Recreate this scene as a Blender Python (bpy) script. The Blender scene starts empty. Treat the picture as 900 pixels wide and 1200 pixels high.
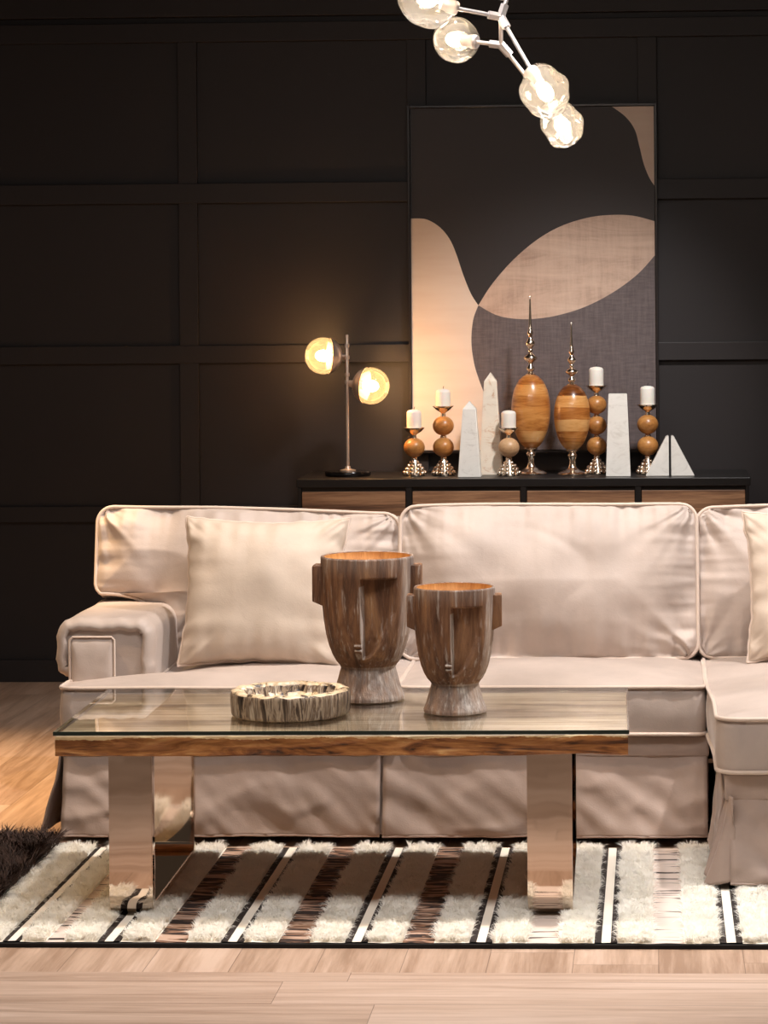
import bpy, bmesh, math, random
import numpy as np
from mathutils import Vector, Matrix, noise, Euler

# ------------------------------------------------------------------ camera, world, lights, exposure
S = bpy.context.scene
COL = S.collection
PI = math.pi

cam_data = bpy.data.cameras.new('camera')
cam = bpy.data.objects.new('camera', cam_data); COL.objects.link(cam)
S.camera = cam
FOCAL, PX, PY = 3190.0, 626.0, 345.0            # focal length and principal point for the 900x1200 frame
YAW, ROLL, EYE = math.radians(2.5), 0.0078, 1.49
cam_data.sensor_fit = 'HORIZONTAL'; cam_data.sensor_width = 36.0
cam_data.lens = FOCAL / 900.0 * 36.0
# shifts are in units of the LARGER frame side for Blender's camera: converted below
cam_data.shift_x = -(PX - 450.0) / 900.0
cam_data.shift_y = -(600.0 - PY) / 900.0
cam_data.clip_start = 0.05; cam_data.clip_end = 60
fw = Vector((-math.sin(YAW), math.cos(YAW), 0)); rt = Vector((math.cos(YAW), math.sin(YAW), 0)); up = Vector((0, 0, 1))
r_ = rt * math.cos(ROLL) - up * math.sin(ROLL); u_ = up * math.cos(ROLL) + rt * math.sin(ROLL)
M = Matrix((r_, u_, -fw)).transposed().to_4x4(); M.translation = Vector((0, 0, EYE))
cam.matrix_world = M

W = bpy.data.worlds.new('room_ambience'); S.world = W; W.use_nodes = True
W.node_tree.nodes['Background'].inputs[0].default_value = (1.0, 0.82, 0.66, 1)
W.node_tree.nodes['Background'].inputs[1].default_value = 0.06

S.view_settings.view_transform = 'Standard'; S.view_settings.look = 'None'
S.view_settings.gamma = 1.0; S.view_settings.use_curve_mapping = False
S.view_settings.exposure = 0.12

def spot(name, loc, target, watts, color, deg=60, blend=0.6, size=0.06):
    d = bpy.data.lights.new(name, 'SPOT'); o = bpy.data.objects.new(name, d); COL.objects.link(o)
    d.energy = watts; d.color = color; d.spot_size = math.radians(deg); d.spot_blend = blend; d.shadow_soft_size = size
    o.location = loc; o.rotation_euler = (Vector(target) - Vector(loc)).to_track_quat('-Z', 'Y').to_euler()
    return o
def area(name, loc, target, watts, color, sx, sy):
    d = bpy.data.lights.new(name, 'AREA'); o = bpy.data.objects.new(name, d); COL.objects.link(o)
    d.energy = watts; d.color = color; d.shape = 'RECTANGLE'; d.size = sx; d.size_y = sy
    o.location = loc; o.rotation_euler = (Vector(target) - Vector(loc)).to_track_quat('-Z', 'Y').to_euler()
    return o
WARM = (1.0, 0.66, 0.34); SOFT = (1.0, 0.86, 0.72); NEUT = (1.0, 0.955, 0.93); COOL = (0.90, 0.94, 1.0)
spot('ceiling_spot_table', (-0.60, 7.02, 3.12), (-0.6, 7.15, 0.2), 150, NEUT, 80, 0.5, 0.05)
spot('ceiling_spot_right', (1.05, 7.05, 3.12), (-0.2, 7.5, 0.4), 290, NEUT, 80, 0.6, 0.05)
spot('ceiling_spot_left', (-2.5, 6.8, 3.12), (-1.0, 7.4, 0.3), 110, WARM, 70, 0.7, 0.06)
spot('ceiling_spot_aisle', (-2.15, 7.75, 3.12), (-2.15, 8.25, 0.0), 620, WARM, 40, 0.9, 0.08)
area('ceiling_panel_front', (-0.5, 5.4, 3.1), (-0.5, 5.5, 0.0), 62, NEUT, 2.6, 0.6)  # unseen fill, added to keep the foreground floor bright
spot('ceiling_spot_sideboard', (0.35, 8.35, 3.12), (-0.35, 10.2, 0.9), 300, NEUT, 42, 0.9, 0.12)  # unseen spot added to brighten the pieces on the sideboard
spot('ceiling_spot_chaise', (0.45, 6.75, 3.12), (0.40, 6.80, 0.0), 75, NEUT, 42, 0.8, 0.06)  # unseen spot added to brighten the rug's right side and the chaise

# ------------------------------------------------------------------ helpers
def lin(c):
    return tuple(((x/255)/12.92 if x/255 <= 0.04045 else ((x/255+0.055)/1.055)**2.4) for x in c) + (1,)

class NT:
    def __init__(s, name):
        s.m = bpy.data.materials.new(name); s.m.use_nodes = True; s.t = s.m.node_tree; s.n = s.t.nodes; s.l = s.t.links
        s.b = s.n['Principled BSDF']; s.out = s.n['Material Output']
    def node(s, typ, **kw):
        n = s.n.new(typ)
        for k, v in kw.items(): setattr(n, k, v)
        return n
    def coords(s, scale=(1, 1, 1), rot=(0, 0, 0), kind='Object'):
        tc = s.node('ShaderNodeTexCoord'); mp = s.node('ShaderNodeMapping')
        mp.inputs['Scale'].default_value = scale; mp.inputs['Rotation'].default_value = rot
        s.l.new(tc.outputs[kind], mp.inputs['Vector']); return mp.outputs['Vector']
    def noise(s, vec, scale, detail=4, rough=0.55, dist=0.0):
        n = s.node('ShaderNodeTexNoise'); n.inputs['Scale'].default_value = scale; n.inputs['Detail'].default_value = detail
        n.inputs['Roughness'].default_value = rough; n.inputs['Distortion'].default_value = dist
        if vec is not None: s.l.new(vec, n.inputs['Vector'])
        return n.outputs['Fac']
    def ramp(s, fac, stops, interp='LINEAR'):
        r = s.node('ShaderNodeValToRGB'); r.color_ramp.interpolation = interp
        el = r.color_ramp.elements
        while len(el) > 1: el.remove(el[0])
        el[0].position = stops[0][0]; el[0].color = stops[0][1]
        for p, c in stops[1:]:
            e = el.new(p); e.color = c
        s.l.new(fac, r.inputs['Fac']); return r.outputs['Color']
    def mix(s, fac, a, b, mode='MIX'):
        m = s.node('ShaderNodeMix', data_type='RGBA', blend_type=mode)
        for i, v in ((0, fac), (6, a), (7, b)):
            if hasattr(v, 'links') or isinstance(v, bpy.types.NodeSocket): s.l.new(v, m.inputs[i])
            else: m.inputs[i].default_value = v
        return m.outputs[2]
    def math(s, op, a, b=None, c=None):
        m = s.node('ShaderNodeMath', operation=op)
        for i, v in enumerate((a, b, c)):
            if v is None: continue
            if isinstance(v, bpy.types.NodeSocket): s.l.new(v, m.inputs[i])
            else: m.inputs[i].default_value = v
        return m.outputs[0]
    def sep(s, vec):
        x = s.node('ShaderNodeSeparateXYZ'); s.l.new(vec, x.inputs[0]); return x.outputs
    def bump(s, h, strength=0.3, dist=0.01, prev=None):
        b = s.node('ShaderNodeBump'); b.inputs['Strength'].default_value = strength; b.inputs['Distance'].default_value = dist
        s.l.new(h, b.inputs['Height'])
        if prev is not None: s.l.new(prev, b.inputs['Normal'])
        s.l.new(b.outputs[0], s.b.inputs['Normal']); return b.outputs[0]
    def set(s, **kw):
        for k, v in kw.items():
            k = k.replace('_', ' ')
            if isinstance(v, bpy.types.NodeSocket): s.l.new(v, s.b.inputs[k])
            else: s.b.inputs[k].default_value = v
        return s

def simple(name, rgb, rough=0.5, metal=0.0, **kw):
    t = NT(name); t.set(Base_Color=lin(rgb), Roughness=rough, Metallic=metal, **kw); return t.m

def velvet(name, rgb):
    t = NT(name); v = t.coords()
    a = t.noise(v, 5, 5, 0.6); b = t.noise(v, 260, 2, 0.5); c = t.noise(v, 28, 4, 0.6, 0.6)
    base = lin(rgb); dark = tuple(x*0.86 for x in base[:3]) + (1,); lite = tuple(min(1, x*1.08) for x in base[:3]) + (1,)
    col = t.ramp(a, [(0.3, dark), (0.7, lite)])
    t.set(Base_Color=col, Roughness=0.58, Sheen_Weight=0.35, Sheen_Roughness=0.30)
    t.b.inputs['Sheen Tint'].default_value = (1, 0.93, 0.88, 1)
    h = t.math('ADD', t.math('MULTIPLY', b, 0.12), t.math('MULTIPLY', c, 0.4))
    t.bump(h, 0.35, 0.006); return t.m

def wood(name, dark, mid, lite, axis='x', scale=6.0, rough=0.45, stretch=0.08, contrast=(0.3, 0.5, 0.72), bump=0.25):
    t = NT(name); sc = [1, 1, 1]; sc['xyz'.index(axis)] = stretch
    v = t.coords(tuple(sc))
    a = t.noise(v, scale, 6, 0.6, 1.2); f = t.noise(v, scale*14, 3, 0.6)
    k = t.math('ADD', t.math('MULTIPLY', a, 0.75), t.math('MULTIPLY', f, 0.25))
    t.set(Base_Color=t.ramp(k, [(contrast[0], lin(dark)), (contrast[1], lin(mid)), (contrast[2], lin(lite))]), Roughness=rough)
    t.bump(k, bump, 0.004); return t.m

def thin_glass(name, tint=(1, 1, 1), gloss=1.0, ior=1.5, bumps=0.0, milky=0.0):
    """Thin sheet of glass: mirror reflection by Fresnel over a tinted see-through sheet."""
    t = NT(name); t.n.remove(t.b)
    tr = t.node('ShaderNodeBsdfTransparent'); tr.inputs[0].default_value = tint + (1,)
    gl = t.node('ShaderNodeBsdfGlossy'); gl.inputs['Roughness'].default_value = 0.02; gl.inputs[0].default_value = (gloss,)*3 + (1,)
    fr = t.node('ShaderNodeFresnel'); fr.inputs['IOR'].default_value = ior
    if bumps:
        nv = t.noise(t.coords(), 28, 1, 0.4, 0.5); b = t.node('ShaderNodeBump'); b.inputs['Strength'].default_value = bumps; b.inputs['Distance'].default_value = 0.01
        t.l.new(nv, b.inputs['Height']); t.l.new(b.outputs[0], gl.inputs['Normal']); t.l.new(b.outputs[0], fr.inputs['Normal'])
    base = tr.outputs[0]
    if milky:
        tl_ = t.node('ShaderNodeBsdfTranslucent'); tl_.inputs[0].default_value = tuple(min(1, q*1.05) for q in tint) + (1,)
        m2 = t.node('ShaderNodeMixShader'); m2.inputs[0].default_value = milky; t.l.new(base, m2.inputs[1]); t.l.new(tl_.outputs[0], m2.inputs[2]); base = m2.outputs[0]
    mx = t.node('ShaderNodeMixShader'); t.l.new(fr.outputs[0], mx.inputs[0]); t.l.new(base, mx.inputs[1]); t.l.new(gl.outputs[0], mx.inputs[2])
    t.l.new(mx.outputs[0], t.out.inputs['Surface']); return t.m

def wloc(o):
    v = Vector((0, 0, 0))
    while o is not None: v += o.location; o = o.parent
    return v

def link(name, me, m, parent=None, world=False, smooth=40):
    me.validate()
    if world and parent is not None: me.transform(Matrix.Translation(-wloc(parent)))
    mats = m if isinstance(m, (list, tuple)) else [m]
    for x in mats: me.materials.append(x)
    o = bpy.data.objects.new(name, me); COL.objects.link(o)
    if parent is not None: o.parent = parent
    if smooth:
        me.polygons.foreach_set('use_smooth', [True]*len(me.polygons))
        if smooth < 180: me.set_sharp_from_angle(angle=math.radians(smooth))
    me.update(); return o

def from_bm(bm, name='mesh'):
    me = bpy.data.meshes.new(name); bm.normal_update(); bm.to_mesh(me); bm.free(); return me
def from_py(v, f, name='mesh'):
    me = bpy.data.meshes.new(name); me.from_pydata([tuple(p) for p in v], [], f); me.update(); return me

def fix(me):
    bm = bmesh.new(); bm.from_mesh(me); bmesh.ops.recalc_face_normals(bm, faces=bm.faces); bm.to_mesh(me); bm.free(); return me

def add_box(bm, x0, x1, y0, y1, z0, z1, bev=0.0, seg=2):
    ret = bmesh.ops.create_cube(bm, size=1.0); vs = ret['verts']
    for v in vs:
        v.co = Vector(((x0+x1)/2 + v.co.x*(x1-x0), (y0+y1)/2 + v.co.y*(y1-y0), (z0+z1)/2 + v.co.z*(z1-z0)))
    if bev:
        es = list({e for v in vs for e in v.link_edges})
        bmesh.ops.bevel(bm, geom=es, offset=bev, segments=seg, affect='EDGES', profile=0.5)
def box(name, x0, x1, y0, y1, z0, z1, m, parent=None, bev=0.003, seg=2, world=True):
    bm = bmesh.new(); add_box(bm, x0, x1, y0, y1, z0, z1, bev, seg)
    return link(name, from_bm(bm, name), m, parent, world, smooth=(12 if bev < 0.006 else 60))

def lathe_data(prof, n=40, f=None):
    V = []; F = []
    for i, (r, z) in enumerate(prof):
        for k in range(n):
            a = 2*PI*k/n; rr = r if f is None else f(r, z, a, i)
            V.append((rr*math.cos(a), rr*math.sin(a), z))
    for i in range(len(prof)-1):
        for k in range(n):
            k2 = (k+1) % n
            F.append((i*n+k, i*n+k2, (i+1)*n+k2, (i+1)*n+k))
    F.append(tuple(range(n-1, -1, -1))); F.append(tuple((len(prof)-1)*n+k for k in range(n)))
    return V, F
def lathe(name, prof, m, parent=None, n=40, f=None, smooth=40, off=(0, 0, 0)):
    V, F = lathe_data(prof, n, f)
    V = [(x+off[0], y+off[1], z+off[2]) for x, y, z in V]
    return link(name, from_py(V, F, name), m, parent, smooth=smooth)

def tube_data(pts, r, n=8, closed=False):
    P = [Vector(p) for p in pts]; N = len(P); V = []; F = []
    T = []
    for i in range(N):
        a = P[(i-1) % N] if (closed or i > 0) else P[i]; b = P[(i+1) % N] if (closed or i < N-1) else P[i]
        t = (b-a); T.append(t.normalized() if t.length > 1e-9 else Vector((0, 0, 1)))
    ref = Vector((0, 0, 1)) if abs(T[0].z) < 0.9 else Vector((1, 0, 0))
    s = T[0].cross(ref).normalized()
    for i in range(N):
        s = (s - T[i]*s.dot(T[i])); s = s.normalized() if s.length > 1e-6 else T[i].orthogonal().normalized()
        q = T[i].cross(s)
        rr = r[i] if isinstance(r, (list, tuple)) else r
        for k in range(n):
            a = 2*PI*k/n; V.append(P[i] + s*math.cos(a)*rr + q*math.sin(a)*rr)
    for i in range(N if closed else N-1):
        j = (i+1) % N
        for k in range(n):
            k2 = (k+1) % n; F.append((i*n+k, i*n+k2, j*n+k2, j*n+k))
    if not closed: F.append(tuple(range(n-1, -1, -1))); F.append(tuple((N-1)*n+k for k in range(n)))
    return V, F
def tube(name, pts, r, m, parent=None, n=8, closed=False, world=False):
    V, F = tube_data(pts, r, n, closed)
    return link(name, fix(from_py(V, F, name)), m, parent, world)

def empty(name, loc, rz=0):
    o = bpy.data.objects.new(name, None); COL.objects.link(o); o.location = loc; o.rotation_euler = (0, 0, rz)
    o.empty_display_size = 0.1; return o
def tag(o, label, cat, group=None):
    o['label'] = label; o['category'] = cat
    if group: o['group'] = group
    return o
def struct(o): o['kind'] = 'structure'; return o
def nz(x, y, z=0.0): return noise.noise(Vector((x, y, z)))
def sstep(a, b, x):
    t = min(1, max(0, (x-a)/(b-a))); return t*t*(3-2*t)

# ------------------------------------------------------------------ materials
FAB = velvet('pale_velvet', (186, 170, 160))
FAB2 = velvet('pillow_velvet', (200, 182, 165))
FABS = velvet('skirt_fabric', (172, 150, 137))  # same velvet, darkened to paint more shade into the skirts
PIPE = simple('piping_fabric', (205, 185, 170), 0.6, Sheen_Weight=0.3)
UNDER = simple('dark_lining', (26, 22, 20), 0.9)
CHROME = NT('polished_steel'); _v = CHROME.coords((1, 1, 0.6)); CHROME.set(Base_Color=(0.64, 0.53, 0.44, 1), Metallic=1.0, Roughness=0.04)
CHROME.bump(CHROME.noise(_v, 9, 1, 0.4), 0.10, 0.01); CHROME = CHROME.m
SILVER = simple('silver_metal', (240, 222, 202), 0.20, 1.0)
LAMPC = simple('lamp_chrome', (235, 215, 200), 0.30, 0.75)
ROD = simple('satin_silver_rod', (205, 200, 200), 0.35, 0.7)
BLACK = simple('black_frame', (24, 21, 20), 0.35)
BASEB = simple('black_lamp_base', (16, 13, 12), 0.15)

# wall paint
t = NT('dark_wall_paint'); v = t.coords()
t.set(Base_Color=t.ramp(t.noise(v, 1.3, 3), [(0.3, lin((35, 29, 30))), (0.7, lin((40, 34, 34)))]), Roughness=0.55)
t.bump(t.noise(v, 180, 2), 0.08, 0.002); WALL = t.m
CEIL = simple('ceiling_paint', (60, 54, 50), 0.9)

# floor: boards run along the room near the wall and across it in the foreground
def planks(t, v, along, width, length, cols):
    x, y, z = t.sep(v)
    a, b = (x, y) if along == 'x' else (y, x)
    row = t.math('FLOOR', t.math('DIVIDE', b, width))
    rnd = t.node('ShaderNodeTexWhiteNoise', noise_dimensions='1D'); t.l.new(row, rnd.inputs['W'])
    a2 = t.math('ADD', a, t.math('MULTIPLY', rnd.outputs['Value'], length))
    colm = t.math('FLOOR', t.math('DIVIDE', a2, length))
    rn2 = t.node('ShaderNodeTexWhiteNoise', noise_dimensions='2D')
    cb = t.node('ShaderNodeCombineXYZ'); t.l.new(row, cb.inputs[0]); t.l.new(colm, cb.inputs[1]); t.l.new(cb.outputs[0], rn2.inputs['Vector'])
    mp = t.node('ShaderNodeMapping'); mp.inputs['Scale'].default_value = (0.06, 1, 1) if along == 'x' else (1, 0.06, 1)
    of = t.node('ShaderNodeCombineXYZ'); t.l.new(t.math('MULTIPLY', rn2.outputs['Value'], 7.0), of.inputs[2])
    va = t.node('ShaderNodeVectorMath', operation='ADD'); t.l.new(v, va.inputs[0]); t.l.new(of.outputs[0], va.inputs[1]); t.l.new(va.outputs[0], mp.inputs['Vector'])
    g = t.noise(mp.outputs[0], 16, 6, 0.62, 1.0); g2 = t.noise(mp.outputs[0], 110, 3, 0.6)
    k = t.math('ADD', t.math('MULTIPLY', g, 0.62), t.math('ADD', t.math('MULTIPLY', g2, 0.22), t.math('MULTIPLY', rn2.outputs['Value'], 0.16)))
    c = t.ramp(k, [(0.36, lin(cols[0])), (0.50, lin(cols[1])), (0.62, lin(cols[2]))])
    fb = t.math('FRACT', t.math('DIVIDE', b, width)); fa = t.math('FRACT', t.math('DIVIDE', a2, length))
    e = t.math('MAXIMUM', t.math('LESS_THAN', fb, 0.010), t.math('LESS_THAN', fa, 0.0016))
    return t.mix(t.math('MULTIPLY', e, 0.55), c, lin((70, 45, 30))), k
t = NT('oak_floor_boards'); v = t.coords()
c1, k1 = planks(t, v, 'y', 0.19, 1.25, [(160, 130, 108), (192, 162, 140), (210, 182, 162)])
c2, k2 = planks(t, v, 'x', 0.19, 1.25, [(168, 140, 120), (196, 168, 148), (212, 186, 168)])
x, y, z = t.sep(v)
f = t.math('GREATER_THAN', y, 5.97)
t.set(Base_Color=t.mix(f, c2, c1), Roughness=0.38)
t.bump(t.mix(f, k2, k1), 0.10, 0.003); FLOOR = t.m

# ------------------------------------------------------------------ structure
struct(box('floor', -4.5, 4.0, 0.3, 10.6, -0.1, 0.0, FLOOR, bev=0))
struct(box('wall_back', -4.5, 4.0, 10.50, 10.62, 0.0, 3.2, WALL, bev=0))
struct(box('ceiling', -4.5, 4.0, 3.0, 10.62, 3.2, 3.3, CEIL, bev=0))
struct(box('baseboard_back', -4.5, 4.0, 10.472, 10.50, 0.0, 0.085, WALL, bev=0.002))
n_t = 1
for z0, z1 in ((0.619, 0.680), (1.233, 1.302), (1.853, 1.930), (2.478, 2.552)):
    struct(box('trim_%d' % n_t, -4.5, 4.0, 10.476, 10.50, z0, z1, WALL, bev=0.002)); n_t += 1
struct(box('trim_%d' % n_t, -4.5, 4.0, 10.466, 10.50, 2.575, 3.2, WALL, bev=0.002)); n_t += 1
for k in range(-3, 5):
    x0 = -0.053 + 0.891*k
    struct(box('trim_%d' % n_t, x0, x0+0.074, 10.479, 10.50, 0.085, 2.478, WALL, bev=0.002)); n_t += 1

# ------------------------------------------------------------------ cushions
def rounded(fl, fr, v0, v1, r):
    def c(v):
        d = min(v-v0, v1-v)
        return 0.0 if d >= r else r - math.sqrt(max(0, r*r-(r-d)**2))
    return (lambda v: fl(v)+c(v)), (lambda v: fr(v)-c(v))

def cushion(name, O, U, Vd, N, v0, v1, fl, fr, t, crown, m, parent, pipe, seed=0, nu=110, nv=80, r=0.05,
            wr=0.006, wl=0.07, lam=0.05, und=0.006, pr=0.0055, warp=None, backcrown=0.0, side=0.012, freq=26, vextra=(), notch=None):
    O, U, Vd, N = Vector(O), Vector(U).normalized(), Vector(Vd).normalized(), Vector(N).normalized()
    L, R = rounded(fl, fr, v0, v1, r)
    vs = []
    for j in range(nv+1):
        s = j/nv; s2 = (1-math.cos(PI*s))/2; vs.append(v0+(v1-v0)*(0.45*s+0.55*s2))
    if vextra: vs = sorted([v for v in vs if all(abs(v-q) > 0.0015 for q in vextra)]+list(vextra)); nv = len(vs)-1
    us = []
    for i in range(nu+1):
        s = i/nu; s2 = (1-math.cos(PI*s))/2; us.append(0.6*s+0.4*s2)
    def P(x, v, h):
        p = O + U*x + Vd*v + N*h
        return p + (warp(x, v) if warp else Vector((0, 0, 0)))
    G = [[None]*(nu+1) for _ in range(nv+1)]; B = [[None]*(nu+1) for _ in range(nv+1)]
    V = []
    for j, v in enumerate(vs):
        a, b = L(v), R(v)
        for i, u in enumerate(us):
            x = a+(b-a)*u
            dx = min(x-a, b-x); dv = min(v-v0, v1-v)
            # notch-aware distance
            d = min(dx, dv)
            if notch and v > notch[1]: d = min(d, math.hypot(max(0.0, x-notch[0]), v-notch[1]))
            e = 1-math.exp(-d/lam)
            h = crown*e*(0.55+0.45*(1-(2*u-1)**2)*(1-(2*(v-v0)/(v1-v0)-1)**2))
            fade = 1-math.exp(-d/0.008)
            w = 0.0
            if wr:
                ex = math.exp(-dx/wl); ev = math.exp(-dv/wl)
                w += ex*nz(v*freq+seed, x*3+seed*2, 1.3) + ev*nz(x*freq+seed, v*3, 5.1+seed)
                w += 0.35*ex*nz(v*freq*2.3, x*6, 7.7+seed) + 0.35*ev*nz(x*freq*2.3, v*6, 9.1+seed)
                w *= wr
                rid = 1-abs(nz(x*3.1+v*4.2+seed, x*-2.2+v*2.0, 3.3+seed))*2
                w += und*0.9*max(0, rid-0.7)*nz(x*2+seed, v*2, 8.0)
                w += und*1.3*nz(x*7.5+v*1.5+seed, v*1.8, seed)*math.exp(-(v1-v)/0.16)
                for cx_, cv_ in ((a, v0), (b, v0), (a, v1), (b, v1)):
                    dd_ = math.hypot(x-cx_, v-cv_); w += und*1.1*math.exp(-dd_/0.11)*nz(math.atan2(v-cv_, x-cx_)*5.5+seed, dd_*5, cx_*3+cv_)
                w += und*nz(x*4+seed, v*4, seed*1.7) + und*0.5*nz(x*9, v*9, seed*3.1)
            V.append(P(x, v, t/2 + h + w*fade)); G[j][i] = len(V)-1
    for j, v in enumerate(vs):
        a, b = L(v), R(v)
        for i, u in enumerate(us):
            if i in (0, nu) or j in (0, nv):
                V.append(P(a+(b-a)*u, v, -t/2)); B[j][i] = len(V)-1
    F = []
    for j in range(nv):
        for i in range(nu): F.append((G[j][i], G[j][i+1], G[j+1][i+1], G[j+1][i]))
    ring = [(0, i) for i in range(nu)] + [(j, nu) for j in range(nv)] + [(nv, i) for i in range(nu, 0, -1)] + [(j, 0) for j in range(nv, 0, -1)]
    fr_ = [V[G[j][i]] for j, i in ring]; bk = [V[B[j][i]] for j, i in ring]; n = len(ring)
    K = 6; rows = [[G[j][i] for j, i in ring]]
    for k in range(1, K):
        s = k/K; row = []
        for q in range(n):
            tan = (fr_[(q+1) % n]-fr_[q-1]); out = tan.cross(N); out = out.normalized() if out.length > 1e-9 else Vector((0, 0, 0))
            j, i = ring[q]; x = P(0, 0, 0)
            w = nz(fr_[q].x*22+seed, fr_[q].z*22+fr_[q].y*22, s*2)*0.003
            V.append(fr_[q].lerp(bk[q], s) + out*(side*math.sin(PI*s)+w)); row.append(len(V)-1)
        rows.append(row)
    rows.append([B[j][i] for j, i in ring])
    for k in range(K):
        for q in range(n):
            q2 = (q+1) % n; F.append((rows[k][q], rows[k+1][q], rows[k+1][q2], rows[k][q2]))
    # back cap, slightly domed
    c = sum(bk, Vector())/n; c = c - N*backcrown; V.append(c); ci = len(V)-1
    for q in range(n): F.append((rows[K][q], ci, rows[K][(q+1) % n]))
    o = link(name, fix(from_py(V, F, name)), m, parent, world=True, smooth=70)
    for loop, sgn in ((fr_, 1), (bk, -1)):
        pts = []; acc = None
        for q in range(n):
            tan = (loop[(q+1) % n]-loop[q-1]); out = tan.cross(N); out = out.normalized() if out.length > 1e-9 else Vector((0, 0, 0))
            p = loop[q] + out*pr*0.45 + N*pr*0.2*sgn
            if acc is None or (p-acc).length > 0.006: pts.append(p); acc = p
        VV, FF = tube_data(pts, pr, 7, True)
        link('piping', fix(from_py(VV, FF, 'piping')), pipe, o, world=True, smooth=180)
    return o

SOFA = empty('sectional_sofa', (-0.3, 7.85, 0))
tag(SOFA, 'long beige velvet sectional sofa with skirted base and a chaise at the right', 'sofa')
X, Y, Z = Vector((1, 0, 0)), Vector((0, 1, 0)), Vector((0, 0, 1))
YF = 7.36                                           # plane of the seat fronts

# base frames (upholstered band under the cushions)
box('base', -1.625, 0.140, 7.385, 8.33, 0.05, 0.302, FABS, SOFA, bev=0.012, seg=3)
box('chaise_base', 0.172, 1.06, 6.815, 8.33, 0.05, 0.302, FABS, SOFA, bev=0.012, seg=3)
box('underside_lining', -1.60, 1.04, 7.42, 8.30, 0.02, 0.06, UNDER, SOFA, bev=0)
for fx_, fy_, fz_ in ((-1.55, 7.50, 0), (-1.55, 8.2, 0), (0.05, 7.50, 0), (1.0, 8.2, 0), (1.0, 6.95, 0.013), (0.25, 6.95, 0.013), (-0.7, 8.2, 0)):
    box('foot', fx_-0.03, fx_+0.03, fy_-0.03, fy_+0.03, fz_, 0.06, UNDER, SOFA, bev=0.004)
# sofa back behind the cushions
box('back_frame', -1.60, 1.06, 8.10, 8.34, 0.10, 0.815, FAB, SOFA, bev=0.04, seg=5)

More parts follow.
